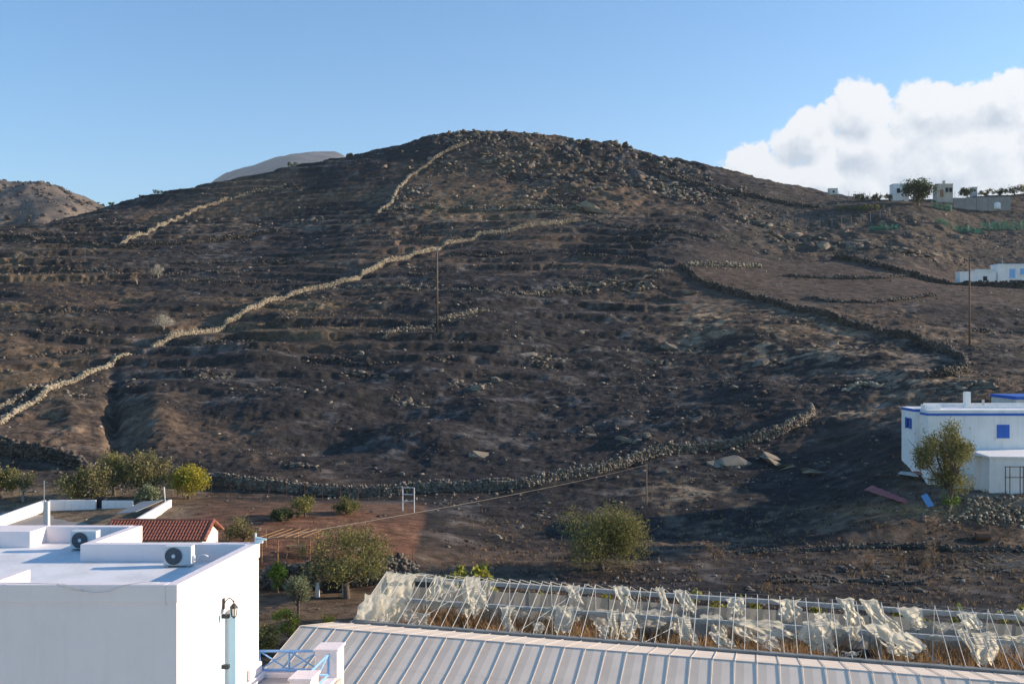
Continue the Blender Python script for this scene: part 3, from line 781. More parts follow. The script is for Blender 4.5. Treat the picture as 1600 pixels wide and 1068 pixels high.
for i, (x, y, w, where) in enumerate(OUT):
    rg = np.random.default_rng(900 + i); p = ground_px(x, y); L_ = w * p.y / F; top_ = y < 310
    n = 46 if not top_ else 90
    xx = p.x + rg.uniform(-.5, .5, n) * L_; yy = p.y + rg.normal(0, .10 if not top_ else .20, n) * L_ + (xx - p.x) * rg.normal(0, .15)
    k = L_ * (rg.uniform(.015, .07, n) if not top_ else .010 + .042 * rg.random(n) ** 2) * (1 - .5 * np.abs(xx - p.x) / (.5 * L_))
    V, Fq = stone_batch(np.stack([xx, yy, H(xx, yy) + k * (.0 if not top_ else .15)], -1), np.stack([k * rg.uniform(1.0, 1.9, n), k * .9, k * rg.uniform(.3, .6 if not top_ else .95, n)], -1), rg, .5, .35, (rg.normal(0, .3), .6))
    if top_:
        SV.append(V); SF.append(Fq + sn); sn += len(V)
        continue
    tag(np_mesh('rock_outcrop', V, Fq, M['outcrop']), 'broken schist outcrop ' + where, 'outcrop', 'schist outcrops on the hill', 'thing')
tag(np_mesh('summit_crags', np.concatenate(SV), np.concatenate(SF), M['outcrop']), 'mass of broken schist crags over the summit', 'crags', None, 'stuff')
# flat pale rock sheets right of the foot wall
for i, (x, y, w) in enumerate([(1150, 724, 84), (1205, 716, 70), (1262, 738, 60), (1228, 732, 50)]):
    p = ground_px(x, y); r = w * p.y / F * .5
    o = bpy.data.objects.new('rock_slab', BMP[5]); COL.objects.link(o); o.location = (p.x, p.y, p.z + .05); o.scale = (r, r * 1.1, r * .7); o.rotation_euler = (.35, 0, i * 1.3)
    tag(o, 'flat grey rock slab in the ground beyond the thin pole', 'rock', 'flat rock slabs right of the thin pole')

# crag rocks one can pick out round the summit, and the mass of smaller ones
rg = np.random.default_rng(77)
SUM = []
while len(SUM) < 46:
    x, y = rg.uniform(600, 1150), rg.uniform(206, 330)
    sky = np.interp(x, [600, 650, 700, 750, 800, 850, 900, 960, 1000, 1050, 1100, 1150], [233, 222, 210, 206, 207, 213, 220, 220, 238, 252, 263, 278])
    if y > sky + 4 and y < sky + 75 + 20 * math.sin(x / 60): SUM.append((x, y))
for i, (x, y) in enumerate(SUM):
    p = ground_px(x, y, 200); r = rg.uniform(.6, 1.7)
    o = bpy.data.objects.new('crag_rock', (BMP if i % 4 == 0 else BM)[i % 5]); COL.objects.link(o)
    o.location = (p.x, p.y, p.z + r * .1); o.scale = (r * rg.uniform(.8, 1.4), r, r * rg.uniform(.8, 1.5)); o.rotation_euler = (rg.normal(0, .25), rg.normal(0, .25), rg.uniform(0, 6))
    tag(o, 'craggy grey brown rock on the summit outcrop', 'rock', 'crag rocks on the summit')
for i, (x, y) in enumerate([(945, 224), (960, 222), (975, 226), (985, 232), (905, 222), (700, 211), (715, 210), (745, 207), (790, 208), (545, 240)]):
    p = ground_px(x, y, 230); r = [1.6, 2.0, 1.5, 1.2, 1.0, 1.2, 1.0, 1.1, 1.3, 1.0][i]
    o = bpy.data.objects.new('crag_rock', BM[i % 5]); COL.objects.link(o); o.location = (p.x, p.y, p.z + r * .05); o.scale = (r * 1.3, r, r * 1.2); o.rotation_euler = (.1, .2 * math.sin(i), i)
    tag(o, 'craggy rock standing up from the skyline of the hill', 'rock', 'skyline crag rocks')


def scatter(n, wfun, seed, dr=(61, 318), ar=(-.58, .58)):
    """random ground points, spread evenly over the picture of the slope, thinned by a weight"""
    rg = np.random.default_rng(seed)
    a = rg.uniform(*ar, n); u = rg.uniform(0, 1, n)
    d = 1 / (1 / dr[0] + (1 / dr[1] - 1 / dr[0]) * u)
    d = dr[0] + (dr[1] - dr[0]) * u ** 1.25
    X = a * d
    keep = rg.random(n) < wfun(X, d)
    X, d = X[keep], d[keep]
    return X, d, H(X, d), rg


def w_rubble(X, Y):
    px, py = pxy(X, Y, base_h(X, Y))
    summit = sstep(220, 250, Y) * sstep(540, 640, px) * (1 - sstep(1150, 1250, px))
    w = .05 + .50 * sstep(.05, .5, fbm(X / 9, Y / 6, 3, 311)) + .9 * summit * sstep(-.05, .2, fbm(X / 17, Y / 11, 3, 331)) - .2 * summit
    w = w * (1 - .8 * sstep(1040, 1120, px) * sstep(156, 170, Y) * (1 - sstep(194, 208, Y)))
    w = w + .5 * sstep(1100, 1160, px) * sstep(200, 210, Y) * (1 - sstep(240, 255, Y))
    garden = (1 - sstep(90, 95, Y)) * (1 - sstep(670, 700, px))
    return np.clip(w * (1 - garden) + .02 * garden, 0, 1)


X, Y, Zg, rg = scatter(80000, w_rubble, 5)
s = (.042 + .12 * rg.random(len(X)) ** 5) * (.6 + Y / 190)
pxr, _ = pxy(X, Y, Zg)
s = s * (1 + .8 * sstep(225, 250, Y) * sstep(560, 660, pxr) * (1 - sstep(1150, 1250, pxr)))
V, Fq = stone_batch(np.stack([X, Y, Zg + s * .2], -1), np.stack([s * 1.5, s, s * .5], -1), rg, .45, .3)
tag(np_mesh('loose_rubble', V, Fq, M['rubble']), 'loose broken stones strewn over the burnt slope', 'rubble', None, 'stuff')


def tufts(name, label, X, Y, Zg, rg, hgt, width, m, blades=4, cat='scrub'):
    n = len(X)
    ang = rg.uniform(0, 2 * math.pi, (n, blades)); h = hgt[:, None] * rg.uniform(.5, 1.1, (n, blades)); w = width * rg.uniform(.6, 1.3, (n, blades)) * np.ones((n, blades))
    lean = rg.uniform(.15, .9, (n, blades)) * h; la = rg.uniform(0, 2 * math.pi, (n, blades))
    base = np.stack([X, Y, Zg - .03], -1)[:, None, :] + np.stack([rg.normal(0, .25, (n, blades)) * hgt[:, None], rg.normal(0, .25, (n, blades)) * hgt[:, None], np.zeros((n, blades))], -1)
    dx = np.stack([np.cos(ang) * w, np.sin(ang) * w, np.zeros_like(w)], -1)
    tip = base + np.stack([np.cos(la) * lean, np.sin(la) * lean, h], -1)
    V = np.stack([base - dx, base + dx, tip + dx * .35, tip - dx * .35], 2).reshape(-1, 3)
    Fq = np.arange(n * blades * 4).reshape(-1, 4)
    return tag(np_mesh(name, V, Fq, m), label, cat, None, 'stuff')


def w_scrub(X, Y):
    px, py = pxy(X, Y, base_h(X, Y))
    w = .25 + .7 * sstep(-.1, .5, fbm(X / 7, Y / 5, 3, 411))
    w = w * (1 - .75 * sstep(1040, 1120, px) * sstep(156, 170, Y) * (1 - sstep(194, 208, Y)))
    return w * (1 - (1 - sstep(92, 96, Y)) * (1 - sstep(670, 700, px)))


X, Y, Zg, rg = scatter(42000, w_scrub, 9)
tufts('burnt_scrub', 'charred scrub stubs covering the burnt slope', X, Y, Zg, rg, .10 + .16 * rg.random(len(X)), .022 * (1 + Y[:, None] / 150), M['twig_burnt'], 4)


def w_straw(X, Y):
    px, py = pxy(X, Y, base_h(X, Y))
    b = lambda cx, cy, rx, ry: ground_blob(px, py, cx, cy, rx, ry)
    w = 1.0 * b(1440, 797, 120, 8) + .35 * b(500, 492, 150, 26) + .22 * b(1280, 545, 210, 36) + .3 * b(1060, 775, 80, 20) + .25 * b(60, 470, 120, 70) + .4 * b(1500, 885, 150, 22) + .3 * b(1200, 830, 120, 20) + .3 * b(1330, 648, 80, 8) + .12 * b(760, 325, 170, 20)
    w = w + .25 * sstep(87, 88, Y) * (1 - sstep(90, 95, Y)) * (1 - sstep(250, 330, px)) + .2 * sstep(700, 760, px) * (1 - sstep(84, 90, Y))
    return np.clip(w, 0, 1)


X, Y, Zg, rg = scatter(66000, w_straw, 13, (61, 260))
tufts('dry_grass', 'straw coloured dry grass in patches on the slope', X, Y, Zg, rg, .12 + .22 * rg.random(len(X)), .014 * (1 + Y[:, None] / 120), M['straw'], 5, 'grass')

# ------------------------------------------------------------------ trees and shrubs
def leaves(P, size, rg, ratio=.42, droop=0.0):
    n = len(P)
    d = rg.normal(size=(n, 3)); d[:, 2] -= droop; d /= np.linalg.norm(d, axis=1)[:, None]
    u = rg.normal(size=(n, 3)); u -= d * (u * d).sum(1)[:, None]; u /= np.linalg.norm(u, axis=1)[:, None]
    l = size * rg.uniform(.6, 1.35, n)
    a = d * l[:, None] * .5; b = u * (l * ratio * .5)[:, None]
    V = np.stack([P - a, P + b, P + a, P - b], 1).reshape(-1, 3)
    return V, np.arange(4 * n).reshape(-1, 4)


def plant(name, label, cat, base, h, w, leaf, n=3000, size=.2, clumps=16, trunk=.3, bark='bark', group=None, seed=0, crown_low=.12, ratio=.42, droop=0., fill=.6, top=1.0, shell=.55):
    """trunk with limbs to clumps of leaves; crown an uneven ellipsoid w wide reaching height h"""
    rg = np.random.default_rng(1000 + seed)
    base = Vector(base)
    t = thing(name, label, cat, base, group)
    zc = h * (crown_low + (1 - crown_low) * .5); rz = h * (1 - crown_low) * .5
    C, R = [], []
    for k in range(clumps):
        v = rg.normal(size=3); v /= np.linalg.norm(v); v *= rg.uniform(.25, 1) ** .6
        rr = rg.uniform(.28, .48) * fill / .6 * min(w * .5, rz * 1.3)
        tap = 1 - (1 - top) * max(0, v[2])
        C.append((v[0] * (w * .5 - rr * .7) * tap, v[1] * (w * .5 - rr * .7) * tap, zc + v[2] * max(.05, rz - rr * .7))); R.append(rr)
    C = np.array(C); R = np.array(R)
    k = rg.choice(clumps, n, p=R ** 2 / (R ** 2).sum())
    v = rg.normal(size=(n, 3)); v /= np.linalg.norm(v, axis=1)[:, None]
    rad = rg.uniform(0, 1, n) ** shell
    P = C[k] + v * (R[k] * rad)[:, None] * (1 + .35 * fbm(v[:, 0] * 3 + k, v[:, 1] * 3 + v[:, 2] * 3, 2, seed))[:, None]
    stray = rg.random(n) < .06
    P[stray] += rg.normal(0, .12 * w, (stray.sum(), 3)) * .6
    P[:, 2] = np.maximum(P[:, 2], .03)
    V, Fq = leaves(P + np.array(base), size, rg, ratio, droop)
    b = MB()
    th = h * trunk
    lean = Vector((rg.normal(0, .04) * h, rg.normal(0, .04) * h, 0))
    r0 = max(.03, .026 * h + .012 * w)
    p0 = base + Vector((0, 0, -.25)); p1 = base + lean * .5 + Vector((0, 0, th * .6)); p2 = base + lean + Vector((0, 0, max(th, h * .3)))
    b.tube([p0, base + Vector((0, 0, .1)), p1, p2], [r0 * 1.4, r0 * 1.1, r0 * .85, r0 * .6], 7)
    for q in range(min(clumps, 9)):
        e = base + Vector(C[q]); mid = (p1 + e) * .5 + Vector((0, 0, -.06 * h))
        b.tube([p1 if q % 2 else p2, mid, e], [r0 * .5, r0 * .32, r0 * .1], 5)
        for s_ in range(3):
            e2 = e + Vector(rg.normal(size=3)) * R[q] * .75
            b.tube([mid, (mid + e2) * .5 + Vector((0, 0, .03 * h)), e2], [r0 * .2, r0 * .13, r0 * .05], 4, cap=False)
    b.build('trunk', M[bark], t, True)
    np_mesh('crown', V, Fq, M[leaf], t)
    return t


def plant_px(name, label, cat, x, ybase, wpx, hpx, leaf, dmin=62, d=None, **kw):
    p = ground_px(x, ybase, dmin) if d is None else None
    if d is not None:
        X = (x - 800) / F * d; p = Vector((X, d, Hs(X, d)))
        hpx = hpx + ((534 - ybase) / F * d - p.z) * F / d * 0    # height is measured from the ground itself
    k = p.y / F
    return plant(name, label, cat, p, hpx * k * 1.08, wpx * k * 1.2, leaf, **kw)


plant_px('olive_tree', 'olive green tree cut by the left edge of the picture', 'tree', 2, 784, 62, 56, 'leaf_olive', d=92, n=3200, size=.3, seed=1, clumps=14)
plant_px('small_tree', 'small thin tree with pale trunk beside the left edge tree', 'tree', 36, 782, 38, 48, 'leaf_dull', d=91, n=900, size=.26, seed=2, trunk=.45, bark='bark_pale', crown_low=.35)
plant_px('olive_tree', 'low spreading olive tree over the white yard wall', 'tree', 145, 792, 88, 60, 'leaf_dull', d=89, n=4200, size=.28, seed=3, clumps=18, crown_low=.02)
plant_px('olive_tree', 'tall grey green tree behind the middle of the yard', 'tree', 178, 785, 64, 66, 'leaf_olive', d=92.5, n=2600, size=.28, seed=4)
plant_px('olive_tree', 'broad brownish olive tree left of the bright yellow tree', 'tree', 228, 790, 74, 72, 'leaf_dull', d=91, n=4600, size=.27, seed=5, clumps=18, crown_low=.05)
plant_px('shrub', 'pale shrub in front of the broad olive tree', 'shrub', 232, 800, 46, 34, 'leaf_silver', d=88, n=1500, size=.24, seed=6, crown_low=.0)
plant_px('round_tree', 'bright yellow green rounded tree behind the yard wall', 'tree', 295, 780, 60, 54, 'leaf_yellow', d=91, n=6500, size=.24, seed=7, clumps=26, crown_low=.08, fill=.7)
plant_px('shrub', 'twiggy olive shrub behind the white roof corner', 'shrub', 381, 850, 60, 40, 'leaf_dull', d=73, n=1600, size=.2, seed=8, crown_low=.0)
plant_px('shrub', 'low dark shrub on the red earth', 'shrub', 441, 828, 48, 21, 'leaf_dark', d=79, n=2400, size=.2, seed=9, crown_low=.0)
plant_px('shrub', 'round olive shrub behind the low dark shrub', 'shrub', 477, 822, 38, 34, 'leaf_olive', d=81, n=1700, size=.2, seed=10, crown_low=.08)
plant_px('shrub', 'low green shrub left of the white frame', 'shrub', 542, 818, 44, 26, 'leaf_olive', d=83, n=1700, size=.2, seed=12, crown_low=.0)
plant_px('garden_tree', 'large loose crowned tree beside the greenhouse end', 'tree', 542, 938, 150, 106, 'leaf_olive', d=65, n=6500, size=.19, seed=13, clumps=30, trunk=.35, crown_low=.14, fill=.5)
plant_px('garden_tree', 'sparse browning tree behind the large loose tree', 'tree', 565, 895, 120, 62, 'leaf_scorch', d=69.5, n=1500, size=.17, seed=14, clumps=22, trunk=.35, crown_low=.2, fill=.5)
plant_px('young_tree', 'bright green young tree in front of the garden wall', 'tree', 434, 928, 34, 46, 'leaf_green', d=66.3, n=1700, size=.17, seed=15, clumps=12, crown_low=.1, top=.4)
plant_px('olive_tree', 'silvery young olive tree beside the white house', 'tree', 466, 985, 46, 62, 'leaf_silver', d=60.5, n=2000, size=.2, ratio=.25, seed=16, clumps=14, trunk=.4, crown_low=.3)
plant_px('small_tree', 'yellowing small tree in front of the silvery olive', 'tree', 452, 1008, 52, 52, 'leaf_vine', d=55, n=1500, size=.16, seed=17, clumps=14, trunk=.4, crown_low=.28, fill=.5)
plant_px('shrub', 'green shrub at the corner of the white house', 'shrub', 416, 1022, 46, 52, 'leaf_olive', d=53, n=2000, size=.17, seed=18, crown_low=.0)
plant_px('shrub', 'small yellow green weed by the greenhouse corner', 'shrub', 512, 985, 22, 24, 'leaf_vine', d=58, n=400, size=.16, seed=19, crown_low=.0)
plant_px('shrub', 'leafy fig like bush behind the ruined greenhouse end', 'shrub', 737, 912, 96, 46, 'leaf_vine', d=65.5, n=900, size=.3, ratio=.7, seed=20, crown_low=.0, fill=.45)
plant_px('round_bush', 'large round feathery bush standing in the burnt ground', 'bush', 940, 893, 128, 98, 'leaf_olive', d=70.5, n=17000, size=.2, ratio=.3, seed=21, clumps=30, crown_low=.0, fill=.62, shell=.45)
plant_px('slender_tree', 'slender leafy tree in front of the blue striped house', 'tree', 1481, 775, 88, 142, 'leaf_olive', d=80.5, n=10000, size=.24, ratio=.35, seed=22, clumps=26, trunk=.35, crown_low=.12, fill=.5, top=.6, droop=.4)
plant_px('shrub', 'small green bush at the foot of the slender tree', 'shrub', 1482, 788, 34, 22, 'leaf_green', d=80.6, n=500, size=.18, seed=23, crown_low=.0)
# bleached shrubs that survived on the slope
plant_px('bleached_shrub', 'pale bleached shrub highest of the three on the left slope', 'shrub', 247, 434, 24, 19, 'leaf_pale', n=500, size=.32, ratio=.2, seed=24, bark='bark_pale', crown_low=.0)
plant_px('bleached_shrub', 'yellowish dry shrub below the highest bleached shrub', 'shrub', 214, 443, 26, 18, 'leaf_scorch', n=350, size=.32, ratio=.2, seed=25, bark='bark_pale', crown_low=.0)
plant_px('bleached_shrub', 'pale grey shrub just above the long diagonal wall', 'shrub', 256, 516, 38, 25, 'leaf_pale', n=900, size=.3, ratio=.2, seed=26, bark='bark_pale', crown_low=.0)
for i, (x, y, w, h) in enumerate([(1405, 888, 24, 30), (1458, 880, 30, 34), (1355, 892, 22, 26), (1115, 872, 34, 30), (1205, 930, 44, 24), (1445, 895, 18, 22)]):
    plant_px('dry_shrub', 'leafless brown shrub behind the ruined greenhouse, ' + NTH[sorted([1405, 1458, 1355, 1115, 1205, 1445]).index(x)] + ' from the left', 'shrub', x, y, w, h, 'leaf_scorch', n=220, size=.22, ratio=.15, seed=40 + i, crown_low=.0, group='leafless shrubs behind the greenhouse')
# hilltop trees
plant_px('pine_tree', 'big dark pine between the hilltop houses', 'tree', 1434, 321, 50, 42, 'leaf_dark', dmin=225, n=4200, size=.55, seed=30, clumps=18, crown_low=.1)
plant_px('round_tree', 'small round dark tree right of the hilltop house', 'tree', 1511, 304, 22, 18, 'leaf_dark', d=262, n=1200, size=.45, seed=31, crown_low=.1)
for i, (x, w, h, l) in enumerate([(1345, 26, 12, 'leaf_dark'), (1372, 22, 10, 'leaf_dull'), (1540, 26, 10, 'leaf_dull'), (1562, 22, 12, 'leaf_dark'), (1585, 30, 14, 'leaf_dark'), (1610, 34, 16, 'leaf_dull'), (1390, 18, 9, 'leaf_dull'), (1330, 40, 8, 'leaf_olive'), (1360, 50, 9, 'leaf_olive')]):
    plant_px('hilltop_shrub', 'dark shrub on the hilltop by the houses, ' + NTH[sorted([1345, 1372, 1540, 1562, 1585, 1610, 1390, 1330, 1360]).index(x)] + ' from the left', 'shrub', x, 305, w, h, l, d=[258, 258, 266, 268, 268, 266, 258, 246, 244][i], n=700, size=.42, seed=50 + i, crown_low=.0, group='hilltop shrubs by the houses')
for i, (x, y, w, h) in enumerate([(174, 322, 10, 5), (455, 259, 20, 7), (246, 304, 16, 6), (220, 309, 10, 4)]):
    plant_px('skyline_shrub', 'tiny dark shrub on the left skyline, ' + NTH[sorted([174, 455, 246, 220]).index(x)] + ' from the left', 'shrub', x, y, w, h, 'leaf_dark', dmin=230, n=260, size=.4, seed=70 + i, crown_low=.0, group='shrubs on the left skyline')

# ------------------------------------------------------------------ poles and cables
def pole(label, x, ybase, ytop, r, dmin, style, burnt=0.0, d=None):
    p = ground_px(x, ybase, dmin)
    if d: p = Vector(((x - 800) / F * d, d, Hs((x - 800) / F * d, d)))
    top = (534 - ytop) / F * p.y
    t = thing('utility_pole', label, 'pole', p)
    b = MB()
    hb = p.z + burnt * (top - p.z)
    b.tube([(p.x, p.y, hb), (p.x, p.y, top)], [r * (1 - .25 * burnt), r * .7], 8)
    b.build('shaft', M['wood_pole'], t, True)
    if burnt:
        b = MB(); b.tube([(p.x, p.y, p.z - .4), (p.x, p.y, hb)], [r * 1.02, r * (1 - .25 * burnt)], 8); b.build('charred_foot', M['wood_burnt'], t, True)
    if style == 'cross':
        b = MB(); b.tube([(p.x - .75, p.y, top - .25), (p.x + .75, p.y, top - .25)], .07, 5); b.build('crossarm', M['metal_dark'], t)
        for q in (-.7, 0, .7):
            b = MB(); b.lathe([(.0, 0), (.09, .02), (.06, .1), (.11, .14), (.05, .24), (0, .26)], (p.x + q, p.y, top - .2 + (.2 if q == 0 else 0)), 8); b.build('insulator', M['metal_dark'], t, True)
    elif style == 'cap':
        b = MB(); b.tube([(p.x - .3, p.y, top - .12), (p.x + .3, p.y, top - .12)], .05, 5); b.build('crossarm', M['metal_white'], t)
        for q in (-.26, .26):
            b = MB(); b.lathe([(0, 0), (.08, .02), (.05, .1), (.09, .13), (.04, .22), (0, .24)], (p.x + q, p.y, top - .08), 8); b.build('insulator', M['metal_white'], t, True)
    else:
        b = MB(); b.tube([(p.x - .14, p.y - .1, top - .1), (p.x + .14, p.y - .1, top - .1)], .035, 5); b.build('bracket', M['metal_grey'], t)
    return Vector((p.x, p.y, top))


pole('tall wooden pole with charred foot in the middle of the hill', 683, 522, 390, .17, 100, 'cap', .22)
pole('tall dark pole with crossarm near the right edge', 1515, 540, 404, .16, 100, 'cross')
ptop = pole('thin brown pole carrying the cable below the foot wall', 1010, 842, 724, .085, 70, 'thin')


def cable(label, a, b, sag, r=.007):
    a, b = Vector(a), Vector(b); m = MB()
    pts = [a.lerp(b, k / 24) - Vector((0, 0, sag * 4 * (k / 24) * (1 - k / 24))) for k in range(25)]
    m.tube(pts, r, 5)
    tag(m.build('overhead_cable', M['cable'], None, True), label, 'cable')


# ------------------------------------------------------------------ the near white house
C0 = Vector((-7.79, 22.3, 0))


def hp(r, t, z):
    return (C0.x + r + .143 * t, C0.y + t, z)


RZ, PZ = -6.1, -5.63
house = thing('white_house', 'flat roofed white house in the lower left foreground', 'house', hp(-5, 2.5, -17.4))


def hpart(name, boxes, m, parent=house, bevel=0.0):
    b = MB()
    for bx in boxes: b.box(*bx, fn=hp)
    return b.build(name, M[m], parent, bevel=bevel)


# body with the door opening left free in the right wall
D0, D1, DT, DB = 1.87, 2.86, -6.98, -9.43
hpart('wall', [(-14, -.3, 0, 4.68, -17.5, RZ - .02), (-.3, 0, 0, D0, -17.5, RZ - .02), (-.3, 0, D1, 4.68, -17.5, RZ - .02), (-.3, 0, D0, D1, DT, RZ - .02), (-.3, 0, D0, D1, -17.5, DB),
               (-14, -4.62, 4.68, 7.2, -17.5, RZ - .02)], 'plaster')
hpart('roof_deck', [(-13.9, -.2, .2, 4.5, RZ - .02, RZ), (-13.9, -4.8, 4.5, 7.0, RZ - .02, RZ)], 'roofpaint')
e = .03
for bx in [(-.25, e, -e, 4.68 + e, RZ + .05, PZ), (-14, -.25, -e, .25, RZ + .05, PZ + .002), (-4.87, -.25, 4.43, 4.68 + e, RZ - .015, PZ + .002), (-4.87, -4.62 + e, 4.68 + e, 7.2, RZ - .015, PZ),
           (-7.4, -4.87, 6.95, 7.2 + e, RZ - .015, PZ + .002), (-14, -7.4, 6.2, 7.2 + e, RZ - .015, PZ + .004), (-4.60, -4.36, .25, 1.5, RZ - .015, PZ)]:
    hpart('parapet', [bx], 'plaster', bevel=.02)
hpart('parapet_base', [(-.24, -.004, .004, 4.67, RZ - .02, RZ + .05), (-14, -.25, .004, .24, RZ - .02, RZ + .05)], 'plaster')
# door: pale blue leaves in the recess
dr = hpart('door', [(-.10, -.05, D0, D0 + .52, DB, DT - .02)], 'blue_door')
hpart('door_leaf', [(-.16, -.11, D0 + .56, D1, DB, DT - .02)], 'blue_door', dr)
hpart('shutter_edge', [(-.02, .16, D1 - .05, D1 - .01, DB, DT - .05)], 'blue_door', dr)
for zz in (-7.05, -8.35):
    hpart('hinge', [(-.02, .16, D0 + .50, D0 + .60, zz - .05, zz + .05)], 'metal_dark', dr)
# balcony
hpart('balcony_floor', [(0.003, 2.3, 1.2, 4.75, -9.62, -9.45)], 'floor_tile')
hpart('balcony_kerb', [(-.1, 1.62, 4.75, 5.02, -9.9, -9.32)], 'plaster', bevel=.02)
hpart('balcony_post', [(1.62, 2.25, 4.55, 5.15, -17.4, -8.64), (1.58, 2.29, 4.51, 5.19, -8.64, -8.58)], 'plaster', bevel=.015)
hpart('balcony_post', [(1.74, 2.28, 2.35, 2.95, -17.4, -8.70), (1.70, 2.32, 2.31, 2.99, -8.70, -8.63)], 'plaster', bevel=.015)
hpart('balcony_wall', [(1.80, 2.22, 2.95, 4.55, -17.4, -9.38)], 'plaster')
hpart('balcony_wall', [(1.80, 2.22, 0.4, 2.35, -17.4, -9.0)], 'plaster')
hpart('wall_foot', [(0.003, .16, 3.6, 4.75, -9.45, -9.25), (0.003, .10, 3.9, 4.7, -9.25, -8.95)], 'plaster', bevel=.04)


def railing(p0, p1, z0, z1, bays):
    p0, p1 = Vector(p0), Vector(p1)
    root = MB(); w = .055
    root.tube([hp(p0.x, p0.y, z1), hp(p1.x, p1.y, z1)], w * .7, 4)
    root.tube([hp(p0.x, p0.y, z0), hp(p1.x, p1.y, z0)], w * .7, 4)
    o = root.build('railing', M['blue_pale'], house)
    for k in range(bays + 1):
        q = p0.lerp(p1, k / bays); b = MB(); b.tube([hp(q.x, q.y, z0 - (.08 if 0 < k < bays else 0)), hp(q.x, q.y, z1)], w * .62, 4); b.build('baluster', M['blue_pale'], o)
    for k in range(bays):
        a, c = p0.lerp(p1, k / bays), p0.lerp(p1, (k + 1) / bays)
        for (s_, t_) in ((z0, z1), (z1, z0)):
            b = MB(); b.tube([hp(a.x, a.y, s_), hp(c.x, c.y, t_)], w * .42, 4); b.build('cross_bar', M['blue_pale'], o)


railing((-.06, 4.88, 0), (1.62, 4.88, 0), -9.27, -8.74, 2)
railing((2.0, 4.55, 0), (2.0, 2.95, 0), -9.3, -8.74, 1)
# small cable anchor at the far roof corner
b = MB(); q = Vector(hp(-.05, 4.6, PZ))
b.tube([q, q + Vector((0, 0, .28))], .025, 6); b.tube([q + Vector((-.02, 0, .16)), q + Vector((.30, 0, .10))], .03, 6)
b.box(q.x - .02, q.x + .2, q.y - .05, q.y + .05, q.z + .003, q.z + .1); b.build('cable_anchor', M['blue_door'], house)
cable('pale overhead cable from the white roof to the thin pole', q + Vector((.28, 0, .12)), ptop + Vector((-.1, -.1, -.1)), .2)

# wall lantern over the door
lp = Vector(hp(.003, 2.42, -6.85))
lan = thing('wall_lantern', 'black iron wall lantern above the pale blue door', 'lamp', lp)
b = MB(); b.box(lp.x, lp.x + .04, lp.y - .05, lp.y + .05, lp.z - .02, lp.z + .26); b.build('back_plate', M['metal_dark'], lan, bevel=.01)
b = MB(); b.tube([lp + Vector((.03 + .24 * k / 10, 0, .12 + .14 * math.sin(k / 10 * math.pi * .9))) for k in range(11)], .014, 6); b.build('arm', M['metal_dark'], lan, True)
c = lp + Vector((.28, 0, 0))
b = MB(); b.lathe([(0, .22), (.015, .2), (.02, .13), (.05, .11), (.115, .03), (.12, .015), (.0, .015)], c, 6); b.build('lantern_roof', M['metal_dark'], lan)
b = MB(); b.lathe([(.085, .015), (.06, -.19)], c, 6); b.build('lantern_glass', M['glass'], lan)
b = MB()
for k in range(6):
    an = k * math.pi / 3; b.tube([c + Vector((.09 * math.cos(an), .09 * math.sin(an), .015)), c + Vector((.064 * math.cos(an), .064 * math.sin(an), -.19))], .009, 4)
b.lathe([(0, -.185), (.07, -.185), (.075, -.2), (.03, -.24), (.0, -.27)], c, 6); b.build('lantern_cage', M['metal_dark'], lan)

# roof cables along the front edge
for i, (lab, pts) in enumerate([('thin white wire looped over the front roof edge', [(-4.3, .1, .03), (-3.6, -.05, .05), (-2.6, -.06, .03), (-2.2, -.07, -.10), (-1.9, -.07, -.17), (-1.55, -.07, -.14), (-1.2, -.06, .0), (-.8, .05, .05), (-.45, .1, .02)]),
                                ('short white wire hanging from the roof edge near the corner', [(-2.75, -.05, .02), (-2.4, -.07, -.10), (-2.1, -.07, -.14)])]):
    m = MB(); m.tube([hp(r, t, PZ + z) for (r, t, z) in pts], .007, 5); tag(m.build('roof_wire', M['metal_white'], None, True), lab, 'wire')


